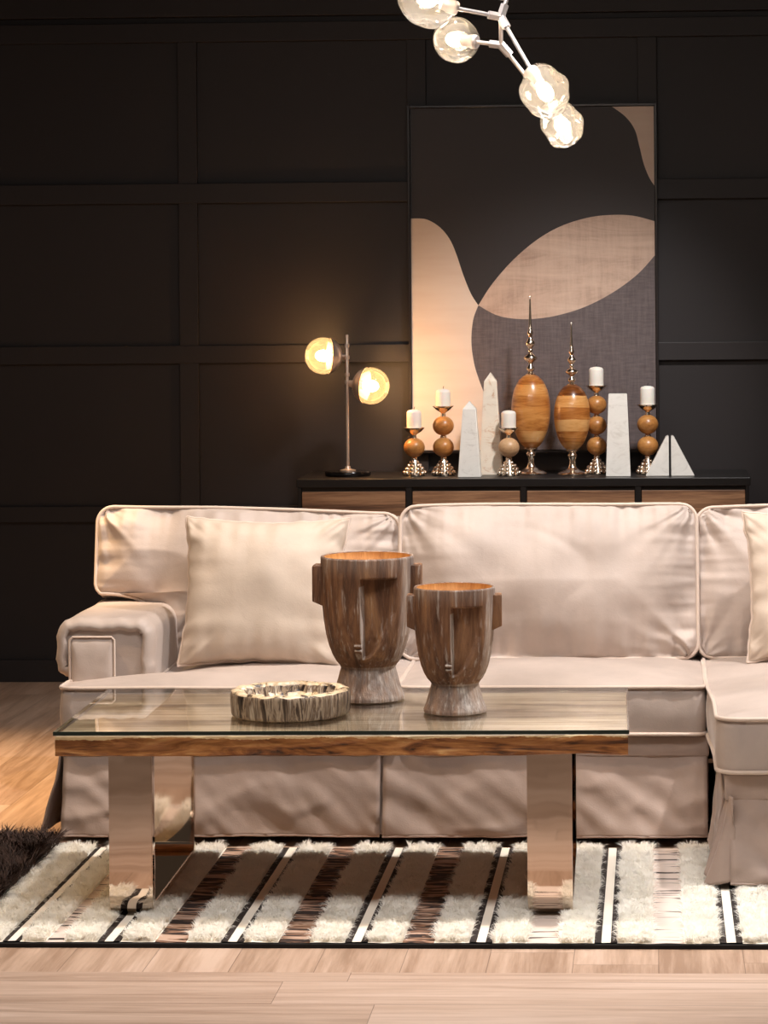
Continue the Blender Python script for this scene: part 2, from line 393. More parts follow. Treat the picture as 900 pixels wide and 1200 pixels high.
# arm: overhanging roll with a recessed front panel
def arm(x0, x1, sgn, par):
    yf, yb, zt = 7.50, 8.30, 0.598
    if sgn > 0: fx = lambda x: x
    else: fx = lambda x: x0+x1-x
    # outline in x-z of the roll: outer overhang at the low-x side
    def outline():
        pts = []
        def arc(cx, cz, r, a0, a1, n=8):
            for i in range(n+1):
                a = math.radians(a0+(a1-a0)*i/n); pts.append((cx+r*math.cos(a), cz+r*math.sin(a)))
        pts.append((x1-0.0, 0.20)); 
        arc(x1-0.05, zt-0.05, 0.05, 0, 90); arc(x0+0.05, zt-0.05, 0.05, 90, 180); arc(x0+0.035, 0.47, 0.035, 180, 270, 6)
        pts.append((x0+0.055, 0.432)); pts.append((x0+0.055, 0.20))
        return pts
    O = outline()
    def ring(y, inset, dz=0):
        cx = sum(p[0] for p in O)/len(O); R = []
        for k, (x, z) in enumerate(O):
            a = Vector(O[(k+1) % len(O)])-Vector(O[k-1]); nn = Vector((a.y, -a.x)).normalized()
            R.append((x-nn.x*inset, z-nn.y*inset))
        return [(fx(x), y, z) for x, z in R]
    # resample densely
    def dens(R, m=6):
        out = []
        for k in range(len(R)):
            a = Vector(R[k]); b = Vector(R[(k+1) % len(R)]); q = max(1, int((b-a).length/0.015))
            for s in range(q): out.append(a.lerp(b, s/q))
        return out
    base0 = dens(ring(0, 0)); n = len(base0)
    cxz = Vector((fx((x0+x1)/2), 0, 0.42))
    V = []; F = []; rows = []
    prof = [(yf+0.010, 0.036), (yf-0.004, 0.030), (yf-0.006, 0.022), (yf+0.001, 0.010), (yf+0.015, 0.002), (yf+0.03, 0.0)] + [(yf+0.03+0.05*k, 0.0) for k in range(1, 15)] + [(yb, 0.0), (yb+0.02, 0.02)]
    nrm = []
    for k in range(n):
        a = base0[(k+2) % n]-base0[k-2]; q = Vector((a.z, 0, -a.x)).normalized()
        if (base0[k]+q*0.01-cxz).length < (base0[k]-cxz).length: q = -q
        nrm.append(q)
    for (y, ins) in prof:
        row = []
        for k in range(n):
            p = base0[k].copy(); q = nrm[k]
            s = k*0.9
            dd = math.exp(-abs(y-yf)/0.05)
            w = 0.014*dd*0.7*nz(k*0.55, y*6, 2.0) + 0.003*nz(p.x*9, y*7, p.z*9)
            p2 = p - q*ins + q*w; row.append(len(V)); V.append((p2.x, y, p2.z))
        rows.append(row)
    for a in range(len(rows)-1):
        for k in range(n):
            k2 = (k+1) % n; F.append((rows[a][k], rows[a][k2], rows[a+1][k2], rows[a+1][k]))
    F.append(tuple(rows[0])); F.append(tuple(reversed(rows[-1])))
    o = link('arm', fix(from_py(V, F, 'arm')), FAB, par, world=True, smooth=60)
    # front panel, set into the end of the arm
    pz, px0, px1 = 0.549, x0+0.042, x1-0.108
    G = []; V = []; F = []; nx, ny = 26, 40
    for j in range(ny+1):
        for i in range(nx+1):
            u, v = i/nx, j/ny; d = min(u, 1-u, 1-v)*0.12
            xx = px0+(px1-px0)*u; zz = 0.22+(pz-0.22)*v
            if v > 0.93:
                c = (v-0.93)/0.07; xx = px0+0.008*c*c+(px1-px0-0.016*c*c)*u
            V.append((fx(xx), yf-0.004-0.016*(1-math.exp(-d/0.008)) - 0.0015*nz(xx*30, zz*30), zz))
    for j in range(ny):
        for i in range(nx):
            a = j*(nx+1)+i; F.append((a, a+1, a+nx+2, a+nx+1))
    p = link('arm_panel', from_py(V, F, 'arm_panel'), FAB, o, world=True, smooth=180)
    md = p.modifiers.new('thickness', 'SOLIDIFY'); md.thickness = 0.012; md.offset = -1 if sgn > 0 else 1
    seam = [(fx(px0), yf-0.010, 0.42), (fx(px0), yf-0.010, pz-0.008), (fx(px0+0.008), yf-0.010, pz), (fx(px1-0.008), yf-0.010, pz), (fx(px1), yf-0.010, pz-0.008), (fx(px1), yf-0.010, 0.25)]
    tube('piping', seam, 0.0035, PIPE, o, 6, world=True)
    return o
arm(-1.667, -1.392, 1, SOFA)
arm(1.06, 1.335, -1, SOFA)
box('arm_base', -1.63, -1.40, 7.44, 8.30, 0.05, 0.30, FABS, SOFA, bev=0.01)
box('arm_base', 1.06, 1.30, 7.44, 8.30, 0.05, 0.30, FABS, SOFA, bev=0.01)

# seat cushions (V runs into the room's depth)
fl = lambda v: -1.625 + 0.235*sstep(0.125, 0.165, v)
seat = dict(t=0.125, crown=0.040, m=FAB, parent=SOFA, pipe=PIPE, lam=0.13, wr=0.004, und=0.004, side=0.006, freq=14)
def sag(x, v): return Vector((0, 0, 0.004*nz(x*3, v*3, 4)))
cushion('seat_cushion', (0, YF, 0.363), X, Y, Z, 0.0, 0.60, fl, lambda v: -0.706, nu=110, nv=60, r=0.03, seed=1, warp=sag, **seat)
cushion('seat_cushion', (0, YF, 0.363), X, Y, Z, 0.0, 0.60, lambda v: -0.699, lambda v: 0.132, nu=100, nv=60, r=0.03, seed=4, warp=sag, **seat)
seat2 = dict(seat); seat2['t'] = 0.130
cushion('chaise_cushion', (0, 6.79, 0.363), X, Y, Z, 0.0, 1.17, lambda v: 0.152-0.012*sstep(0.2, 0.6, v), lambda v: 1.05, nu=90, nv=90, r=0.05, seed=7, warp=sag, **seat2)

# back cushions, leaning on the back frame
LEAN = math.radians(11)
Vb = Vector((0, math.sin(LEAN), math.cos(LEAN))); Nb = Vector((0, -math.cos(LEAN), math.sin(LEAN)))
back = dict(t=0.13, crown=0.085, m=FAB, parent=SOFA, pipe=PIPE, lam=0.085, wr=0.015, wl=0.075, und=0.023, side=0.012)
def topwave(s, a=0.008):
    def f_(x, v): return Vb*(a*nz(x*3.2+s, 0.3)*sstep(0.2, 0.45, v))
    return f_
def lb(v):
    if v < 0.135: return -1.472
    if v < 0.190: return -1.472 - 0.150*(1-math.sqrt(max(0, 1-((v-0.135)/0.055)**2)))
    return -1.622 - 0.018*math.sqrt(min(1, (v-0.190)/0.02))
cushion('back_cushion', (0, 7.955, 0.425), X, Vb, Nb, 0.0, 0.440, lb, lambda v: -0.750, nu=130, nv=110, r=0.045, seed=11, warp=lambda x, v: topwave(2)(x, v)-Vb*(0.020*sstep(-1.5, -0.8, x)*sstep(0.25, 0.44, v)), vextra=[0.135+0.055*math.sin(PI/2*k/14) for k in range(15)]+[0.1898, 0.1900, 0.192, 0.195], notch=(-1.472, 0.188), **back)
cushion('back_cushion', (0, 7.935, 0.425), X, Vb, Nb, 0.0, 0.440, lambda v: -0.742, lambda v: 0.120, nu=130, nv=100, r=0.045, seed=17, warp=topwave(7), **back)
cushion('back_cushion', (0, 7.945, 0.425), X, Vb, Nb, 0.0, 0.434, lambda v: 0.124, lambda v: 1.02, nu=110, nv=90, r=0.045, seed=23, warp=topwave(4), **back)

# skirts: cloth panels with slits between them
def skirt(name, p0, p1, zt, zb, flare, out, par, seed=0, nu=70, nv=34, amp=0.010, thick=0.005, bow=0.0, curl=0.0, mat_=None):
    p0, p1, out = Vector(p0), Vector(p1), Vector(out).normalized(); V = []; F = []; L = (p1-p0).length
    for j in range(nv+1):
        v = j/nv; z = zt+(zb-zt)*v
        for i in range(nu+1):
            u = i/nu; s = u*L
            p = p0.lerp(p1, u) + out*(flare*v)
            a = amp*1.5*(0.25+0.75*v)
            w = a*(nz(s*5+seed, z*4-s*3, seed)+0.6*nz(s*9+z*14+seed, z*5, seed+2)+0.35*nz(s*24+z*20, z*12+seed, 4.0))
            rid = 1-abs(nz(s*4-z*7+seed, z*6+s*2, seed+9))*2.4
            w += 0.012*max(0, rid-0.3)*v
            edge = min(u, 1-u)*L
            w += curl*v*v*math.exp(-edge/0.05)
            V.append(p + out*(w+bow*math.sin(PI*u)*v) + Vector((0, 0, z + 0.003*nz(s*7, seed)*v)))
    for j in range(nv):
        for i in range(nu):
            a = j*(nu+1)+i; F.append((a, a+1, a+nu+2, a+nu+1))
    o = link(name, from_py(V, F, name), mat_ or FABS, par, world=True, smooth=180)
    md = o.modifiers.new('thickness', 'SOLIDIFY'); md.thickness = thick; md.offset = 0
    # hem stitched along the bottom
    row = [V[nv*(nu+1)+i] for i in range(0, nu+1, 2)]
    tube('hem', row, 0.0035, FABS, o, 6, world=True)
    return o
skirt('skirt_panel', (-1.618, 7.378, 0), (-0.750, 7.378, 0), 0.246, 0.03, 0.050, -Y, SOFA, 3, amp=0.014)
skirt('skirt_panel', (-0.742, 7.378, 0), (0.136, 7.378, 0), 0.246, 0.03, 0.050, -Y, SOFA, 8, amp=0.014)
skirt('pleat_backing', (-0.80, 7.384, 0), (-0.69, 7.384, 0), 0.245, 0.032, 0.030, -Y, SOFA, 5, nu=10, amp=0.003)
skirt('skirt_panel', (-1.628, 8.30, 0), (-1.628, 7.385, 0), 0.246, 0.03, 0.030, -X, SOFA, 12, amp=0.010, curl=0.02)
box('skirt_band', -1.622, 0.142, 7.372, 7.39, 0.236, 0.292, FABS, SOFA, bev=0.006, seg=3)
# chaise skirts
skirt('skirt_panel', (0.180, 6.808, 0), (1.06, 6.808, 0), 0.232, 0.03, 0.058, -Y, SOFA, 21, amp=0.012, curl=0.01)
skirt('skirt_panel', (0.167, 7.36, 0), (0.167, 6.83, 0), 0.240, 0.03, 0.022, -X, SOFA, 25, nu=50, amp=0.008)
box('skirt_band', 0.168, 1.06, 6.802, 6.82, 0.224, 0.290, FABS, SOFA, bev=0.006, seg=3)
# the loose corner pleat of the chaise, spreading on the rug
V = []; F = []; nu, nv = 40, 30
for j in range(nv+1):
    v = j/nv; z = 0.236-0.206*v
    for i in range(nu+1):
        u = i/nu
        spread = v**1.3
        xx = 0.170 - 0.060*spread*math.sin(PI*min(1, u*1.25)) + 0.020*u + 0.014*spread*math.sin(u*16+v*2)
        yy = 6.86 - 0.085*u - 0.050*spread*math.sin(PI*u) + 0.014*spread*math.cos(u*13)
        V.append((xx, yy, z + 0.012*spread*math.sin(u*9)))
for j in range(nv):
    for i in range(nu):
        a = j*(nu+1)+i; F.append((a, a+1, a+nu+2, a+nu+1))
o = link('corner_pleat', from_py(V, F, 'pleat'), FABS, SOFA, world=True, smooth=180)
md = o.modifiers.new('thickness', 'SOLIDIFY'); md.thickness = 0.004

# ------------------------------------------------------------------ throw pillows
def pillow(label, c, w, h, T, lean, rz, seed, roll=0.0):
    root = empty('throw_pillow', c, 0); tag(root, label, 'pillow')
    Vv = Vector((0, math.sin(lean), math.cos(lean))); Nn = Vector((0, -math.cos(lean), math.sin(lean))); Uu = Vector((1, 0, 0))
    Rz = Matrix.Rotation(rz, 3, 'Z'); Vv, Nn, Uu = Rz@Vv, Rz@Nn, Rz@Uu
    U2 = Uu*math.cos(roll)+Vv*math.sin(roll); V2 = Vv*math.cos(roll)-Uu*math.sin(roll)
    n = 90
    def shape(u, v, s):
        x = w/2*u*(1-0.085*(1-v*v)*abs(u)**2.5); y = h/2*v*(1-0.085*(1-u*u)*abs(v)**2.5)
        q = max(0, (1-u*u)*(1-v*v))
        e = T*(q**0.42)
        du, dv = (1-abs(u))*w/2, (1-abs(v))*h/2
        fade = min(1, min(du, dv)/0.012)
        ww = 0.014*math.exp(-du/0.07)*nz(y*24+seed, x*4, seed) + 0.014*math.exp(-dv/0.07)*nz(x*24, y*4+seed, seed+3)
        ww += 0.012*nz(x*5+seed, y*5, seed+1) + 0.006*nz(x*12, y*12, seed) 
        cr = math.exp(-((abs(u)-1)**2+(abs(v)-1)**2)/0.12)
        ww += 0.012*cr*nz((abs(u)-abs(v))*9+seed, seed*2.2, u+v)
        x += 0.006*nz(v*6+seed, u, 3)*abs(u)**4; y += 0.006*nz(u*6+seed, v, 5)*abs(v)**4
        return U2*x + V2*y + Nn*(s*(e + ww*fade)) + Vector((0, 0, h/2*0.985*math.cos(lean)))
    V = []; F = []; idx = {}
    g = [math.sin(PI/2*(2*i/n-1))*0.5+(2*i/n-1)*0.5 for i in range(n+1)]
    for s in (1, -1):
        for j in range(n+1):
            for i in range(n+1):
                bd = i in (0, n) or j in (0, n)
                if s == -1 and bd: idx[(s, j, i)] = idx[(1, j, i)]; continue
                V.append(shape(g[i], g[j], s)); idx[(s, j, i)] = len(V)-1
        for j in range(n):
            for i in range(n):
                q = (idx[(s, j, i)], idx[(s, j, i+1)], idx[(s, j+1, i+1)], idx[(s, j+1, i)])
                F.append(q if s == 1 else q[::-1])
    cov = link('cover', fix(from_py(V, F, 'cover')), FAB2, root, smooth=180)
    ring = [(0, i) for i in range(n)] + [(j, n) for j in range(n)] + [(n, i) for i in range(n, 0, -1)] + [(j, 0) for j in range(n, 0, -1)]
    pts = []
    for j, i in ring:
        p = V[idx[(1, j, i)]]
        if not pts or (p-pts[-1]).length > 0.006: pts.append(p)
    tube('piping', pts, 0.0045, PIPE, cov, 7, True)
    return root
pillow('square beige throw pillow leaning on the left back cushion beside the sofa arm', (-1.108, 7.68, 0.450), 0.470, 0.430, 0.088, math.radians(17), math.radians(2), 3, math.radians(-1.2))
pillow('square beige throw pillow at the right edge of the photo on the chaise', (0.490, 7.72, 0.462), 0.475, 0.430, 0.075, math.radians(16), math.radians(-4), 9, math.radians(2))

# ------------------------------------------------------------------ rug
RUG = empty('shag_rug', (-0.5, 6.75, 0)); tag(RUG, 'cream and dark brown striped shaggy rug lying under the coffee table', 'rug')
stripes = [(-1.90, -1.61, 'B')]
x = -1.61
for wd, k in ((0.105, 'S'), (0.012, 'D'), (0.018, 'W'), (0.010, 'D'), (0.060, 'S'), (0.040, 'P'), (0.080, 'S')):
    stripes.append((x, x+wd, k)); x += wd
flat = ['F', 'F', 'F', 'F', 'P', 'F', 'F', 'F', 'P']
for q in range(9):
    kinds = (('D', 0.016), ('W', 0.021), ('D', 0.015), ('S', 0.080), (('F', 'F', 'F', 'P', 'P', 'F', 'P', 'F', 'F')[q], 0.072), ('S', 0.081))
    for k, wd in kinds: stripes.append((x, x+wd, k)); x += wd
RX1 = x; RY0, RY1 = 6.195, 7.255
t = NT('flat_weave'); v = t.coords((1.6, 1, 1)); v2 = t.coords((0.8, 3.6, 1), (0, 0, 0.18))
a = t.noise(v2, 6.5, 3, 0.6, 1.6); w_ = t.noise(t.coords((1, 1, 1)), 420, 2)
c = t.ramp(a, [(0.42, lin((190, 160, 140))), (0.46, lin((150, 112, 88))), (0.50, lin((128, 92, 70))), (0.52, lin((44, 30, 24)))])
t.set(Base_Color=c, Roughness=0.95); t.bump(w_, 0.5, 0.003); FLATM = t.m
t = NT('pale_flat_weave'); v2 = t.coords((0.7, 9, 1), (0, 0, -0.06)); a = t.noise(v2, 7.0, 2, 0.5, 0.5)
c = t.ramp(a, [(0.60, lin((222, 204, 192))), (0.63, lin((40, 28, 24)))])
t.set(Base_Color=c, Roughness=0.95); t.bump(t.noise(t.coords(), 420, 2), 0.5, 0.003); PALEM = t.m
BANDD = simple('dark_wool', (40, 30, 26), 0.95); BANDW = simple('cream_wool_band', (240, 230, 214), 0.9); BACKING = simple('cream_backing', (250, 243, 228), 0.95)
BIND = simple('black_binding', (22, 18, 16), 0.9)
mi = {'F': 0, 'P': 1, 'D': 2, 'W': 3, 'S': 4, 'B': 5}
bm = bmesh.new(); ny = 60
for (a, b, k) in stripes:
    nx = max(1, int((b-a)/0.01)); zt = 0.014 if k in 'DW' else 0.012
    g = [[bm.verts.new((a+(b-a)*i/nx, RY0+(RY1-RY0)*j/ny, zt + (0.0015*nz((a+(b-a)*i/nx)*20, j*0.7)) + (0.007*math.sin(PI*i/nx)**0.5*math.sin(PI*min(1, (j+0.01)/3)/2) if k in 'SB' else 0))) for i in range(nx+1)] for j in range(ny+1)]
    for j in range(ny):
        for i in range(nx):
            f_ = bm.faces.new((g[j][i], g[j][i+1], g[j+1][i+1], g[j+1][i])); f_.material_index = mi[k]
me = from_bm(bm, 'weave'); link('weave', me, [FLATM, PALEM, BANDD, BANDW, BACKING, BANDD], RUG, world=True, smooth=180)
box('binding', stripes[0][0]-0.004, RX1+0.004, RY0-0.006, RY1+0.004, 0.0, 0.0105, BIND, RUG, bev=0.002)

def shag(name, regions, dens, length, wid, m, seed, lean=0.5):
    rng = np.random.default_rng(seed); Ps = []
    for (x0, x1, y0, y1) in regions:
        n = int((x1-x0)*(y1-y0)*dens); Ps.append(np.c_[rng.uniform(x0, x1, n), rng.uniform(y0, y1, n)])
    P = np.concatenate(Ps); n = len(P)
    # clumped lean directions: each tuft shares a direction
    cell = np.floor(P/0.016).astype(int); h = (cell[:, 0]*73856093 ^ cell[:, 1]*19349663) & 0xFFFF
    r1 = np.random.default_rng(seed+1).uniform(0, 2*PI, 65536)[h]; r2 = np.random.default_rng(seed+2).uniform(0.6, 1.1, 65536)[h]
    ang = r1 + rng.normal(0, 0.6, n); L = length*r2*rng.uniform(0.75, 1.1, n); ln = lean*rng.uniform(0.3, 1.2, n)
    d = np.c_[np.cos(ang), np.sin(ang)]; wdir = np.c_[-np.sin(ang+rng.normal(0, 0.8, n)), np.cos(ang)]
    wdir /= np.linalg.norm(wdir, axis=1)[:, None]
    V = np.zeros((n, 7, 3)); w2 = wid/2
    for k, (s, ws) in enumerate(((0, 1.0), (0.45, 1.0), (0.8, 0.75))):
        off = d*(L*ln*s**1.6)[:, None]; zz = 0.013 + L*0.85*s*np.sqrt(np.maximum(0.08, 1-(ln*s)**2*0.6))
        for q, sg in enumerate((-1, 1)):
            V[:, k*2+q, :2] = P+off+wdir*w2*ws*sg; V[:, k*2+q, 2] = zz
    off = d*(L*ln*1.05)[:, None]; V[:, 6, :2] = P+off; V[:, 6, 2] = 0.013+L*0.85*np.sqrt(np.maximum(0.06, 1-(ln)**2*0.62))
    base = (np.arange(n)*7)[:, None]
    quads = np.concatenate([base+np.array([[0, 1, 3, 2]]), base+np.array([[2, 3, 5, 4]])]).astype(np.int32)
    tris = (base+np.array([[4, 5, 6]])).astype(np.int32)
    me = bpy.data.meshes.new(name); me.vertices.add(n*7); me.vertices.foreach_set('co', V.reshape(-1).astype(np.float32))
    loops = np.concatenate([quads.reshape(-1), tris.reshape(-1)]); me.loops.add(len(loops)); me.loops.foreach_set('vertex_index', loops)
    nq, nt_ = len(quads), len(tris); me.polygons.add(nq+nt_)
    me.polygons.foreach_set('loop_start', np.concatenate([np.arange(nq)*4, nq*4+np.arange(nt_)*3]).astype(np.int32))
    me.update(calc_edges=True)
    o = link(name, me, m, RUG, world=True, smooth=180); o['kind'] = 'stuff'; return o
def wool(nm, rgb, k=0.4):
    t = NT(nm); t.set(Base_Color=lin(rgb), Roughness=0.9)
    tl_ = t.node('ShaderNodeBsdfTranslucent'); tl_.inputs[0].default_value = lin(rgb)
    mx = t.node('ShaderNodeMixShader'); mx.inputs[0].default_value = k; t.l.new(t.b.outputs[0], mx.inputs[1]); t.l.new(tl_.outputs[0], mx.inputs[2]); t.l.new(mx.outputs[0], t.out.inputs['Surface']); return t.m
CREAM = wool('cream_wool_pile', (255, 252, 245))
t = NT('brown_wool_pile'); t.set(Base_Color=t.ramp(t.noise(t.coords(), 30, 3), [(0.35, lin((38, 25, 20))), (0.65, lin((72, 50, 40)))]), Roughness=0.85); BROWNP = t.m
reg = [(a+0.002, b-0.002, RY0+0.004, RY1) for a, b, k in stripes if k == 'S' and a < 0.9]
shag('cream_pile', reg, 200000, 0.026, 0.0017, CREAM, 5, 1.0)
shag('brown_pile', [(a, b, RY0, RY1+0.02) for a, b, k in stripes if k == 'B'], 90000, 0.072, 0.003, BROWNP, 9, 0.8)

# ------------------------------------------------------------------ coffee table
TBL = empty('coffee_table', (-0.755, 6.78, 0)); tag(TBL, 'live-edge wood slab coffee table with glass top and polished steel legs', 'coffee table')
tx0, tx1, ty0, ty1, tz0, tz1 = -1.437, -0.072, 6.437, 7.125, 0.398, 0.4465
t = NT('live_edge_slab')
v = t.coords((0.14, 0.5, 1.0)); a = t.noise(v, 26, 6, 0.62, 2.2); b = t.noise(t.coords((0.05, 0.3, 1)), 120, 3, 0.6)
k = t.math('ADD', t.math('MULTIPLY', a, 0.8), t.math('MULTIPLY', b, 0.2))
side = t.ramp(k, [(0.36, lin((50, 27, 12))), (0.45, lin((136, 84, 42))), (0.56, lin((182, 124, 70))), (0.70, lin((222, 176, 116)))])
tv = t.coords((0.10, 1.0, 1.0)); ta = t.noise(tv, 15, 5, 0.6, 0.8)
top = t.ramp(ta, [(0.36, lin((104, 84, 66))), (0.5, lin((170, 148, 124))), (0.64, lin((204, 186, 164)))])
geo = t.node('ShaderNodeNewGeometry'); nzc = t.sep(geo.outputs['Normal'])[2]
x, y, z = t.sep(t.coords())
rim = t.math('ADD', z, t.math('MULTIPLY', t.math('SUBTRACT', t.noise(t.coords((1, 0.2, 0.3)), 9, 5, 0.7), 0.5), 0.030))
c = t.mix(t.math('GREATER_THAN', rim, 0.4385), side, lin((232, 204, 156)))
c = t.mix(t.math('GREATER_THAN', nzc, 0.7), c, top)
t.set(Base_Color=c, Roughness=0.42); t.bump(k, 0.6, 0.008); SLAB = t.m
# slab: perimeter loop with rough live edge
per = []
def seg(a, b, n): per.extend([Vector(a).lerp(Vector(b), i/n) for i in range(n)])
seg((tx0, ty0), (tx1, ty0), 240); seg((tx1, ty0), (tx1, ty1), 80); seg((tx1, ty1), (tx0, ty1), 240); seg((tx0, ty1), (tx0, ty0), 80)
lv = [0, 0.06, 0.2, 0.35, 0.5, 0.65, 0.78, 0.88, 0.95, 1.0]; V = []; F = []; n = len(per); cx, cy = (tx0+tx1)/2, (ty0+ty1)/2
for q, s in enumerate(lv):
    for k_, p in enumerate(per):
        z = tz0+(tz1-tz0)*s
        ins = 0.004 + 0.006*nz(p.x*9+p.y*9, s*1.6, 1) + 0.004*nz(p.x*30+p.y*30, s*5, 2) + (0.004 if q in (0, len(lv)-1) else 0)
        onx = abs(p.y-ty0) < 1e-6 or abs(p.y-ty1) < 1e-6
        d = Vector((0, -1 if p.y < cy else 1)) if onx else Vector((-1 if p.x < cx else 1, 0))
        if not onx: ins *= 0.4
        dz = 0.003*nz(p.x*6+p.y*6, 3.3)*(1-s)
        V.append((p.x-d.x*ins, p.y-d.y*ins, z+dz))
for q in range(len(lv)-1):
    for k_ in range(n):
        k2 = (k_+1) % n; F.append((q*n+k_, q*n+k2, (q+1)*n+k2, (q+1)*n+k_))
F.append(tuple(range(n-1, -1, -1))); F.append(tuple((len(lv)-1)*n+k_ for k_ in range(n)))
link('slab', from_py(V, F, 'slab'), SLAB, TBL, world=True, smooth=50)
GEDGE = NT('green_glass_edge'); GEDGE.set(Base_Color=lin((18, 38, 32)), Roughness=0.08, Coat_Weight=1.0); GEDGE = GEDGE.m
GTOP = thin_glass('clear_table_glass', (0.93, 0.96, 0.94), 1.0, 1.8)
bm = bmesh.new(); add_box(bm, -1.440, -0.069, 6.430, 7.130, 0.4485, 0.4580, 0.0008, 1)
for f_ in bm.faces: f_.normal_update(); f_.material_index = 0 if f_.normal.z > 0.9 else 1
for f_ in [f_ for f_ in bm.faces if f_.normal.z < -0.9]: bm.faces.remove(f_)
me = from_bm(bm, 'glass_top'); link('glass_top', me, [GTOP, GEDGE], TBL, world=True, smooth=0)

def loop_leg(x0, x1):
    """Flat steel strap: down from the slab, round two corners, along the floor and up again."""
    ya, yb, zt, R, th = 6.447, 7.118, 0.400, 0.052, 0.030; zb = 0.013
    path = [(ya, zt), (ya, zt-0.1), (ya, 0.2)]
    for i in range(13): a = PI + PI/2*i/12; path.append((ya+R+R*math.cos(a), zb+R+R*math.sin(a)))
    for i in range(13): a = -PI/2 + PI/2*i/12; path.append((yb-R+R*math.cos(a), zb+R+R*math.sin(a)))
    path += [(yb, 0.2), (yb, zt-0.1), (yb, zt)]
    Ri = R-th
    inner = [(ya+th, zt), (ya+th, zt-0.1), (ya+th, 0.2)]
    for i in range(13): a = PI + PI/2*i/12; inner.append((ya+R+Ri*math.cos(a), zb+R+Ri*math.sin(a)))
    for i in range(13): a = -PI/2 + PI/2*i/12; inner.append((yb-R+Ri*math.cos(a), zb+R+Ri*math.sin(a)))
    inner += [(yb-th, 0.2), (yb-th, zt-0.1), (yb-th, zt)]
    bm = bmesh.new(); N = len(path); g = []
    for (p, q) in zip(path, inner):
        g.append([bm.verts.new((x0, *p)), bm.verts.new((x1, *p)), bm.verts.new((x1, *q)), bm.verts.new((x0, *q))])
    for a, b in zip(g[:-1], g[1:]):
        for k in range(4): bm.faces.new((a[k], a[(k+1) % 4], b[(k+1) % 4], b[k]))
    bm.faces.new(g[0]); bm.faces.new(g[-1][::-1]); bmesh.ops.recalc_face_normals(bm, faces=bm.faces)
    long_e = [e for e in bm.edges if any(e.verts[0] in r and e.verts[1] in s and r.index(e.verts[0]) == s.index(e.verts[1]) for r, s in zip(g[:-1], g[1:])) or any(e.verts[1] in r and e.verts[0] in s and r.index(e.verts[1]) == s.index(e.verts[0]) for r, s in zip(g[:-1], g[1:]))]
    bmesh.ops.bevel(bm, geom=long_e, offset=0.0022, segments=2, affect='EDGES')
    return link('leg', from_bm(bm, 'leg'), CHROME, TBL, world=True, smooth=40)
loop_leg(-1.311, -1.207); loop_leg(-0.313, -0.206)

TBL.rotation_euler = (0, 0, math.radians(0.8))

# ------------------------------------------------------------------ face planters
t = NT('whitewashed_carved_wood')
v = t.coords((1, 1, 0.12)); a = t.noise(v, 30, 6, 0.65, 0.6); b = t.noise(t.coords((1, 1, 0.10)), 95, 4, 0.65); g_ = t.noise(t.coords((1, 1, 0.6)), 6, 4, 0.6)
wd = t.ramp(a, [(0.30, lin((66, 40, 26))), (0.46, lin((112, 76, 52))), (0.58, lin((142, 102, 72))), (0.70, lin((168, 124, 84)))])
wash = t.math('MULTIPLY', t.math('SMOOTH_MIN', t.math('MULTIPLY', t.math('SUBTRACT', b, 0.56), 6.0), 1.0, 0.1), 1.0)
wash = t.math('MAXIMUM', 0.0, t.math('MULTIPLY', wash, t.math('ADD', 0.15, t.math('MULTIPLY', g_, 0.9))))
c = t.mix(wash, wd, lin((214, 204, 194)))
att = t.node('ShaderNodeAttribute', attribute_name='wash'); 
c = t.mix(t.math('MULTIPLY', att.outputs['Fac'], t.math('ADD', -0.15, t.math('MULTIPLY', b, 1.3))), c, lin((228, 220, 212)))  # white paint and painted-in light, lightened together
t.set(Base_Color=c, Roughness=0.62); t.bump(t.math('ADD', a, t.math('MULTIPLY', b, 0.9)), 0.9, 0.007); POTM = t.m
POTIN = wood('golden_pot_lining', (150, 90, 40), (196, 132, 66), (222, 164, 98), 'z', 20, 0.6)  # golden glow of the lit interior put into the wood colour

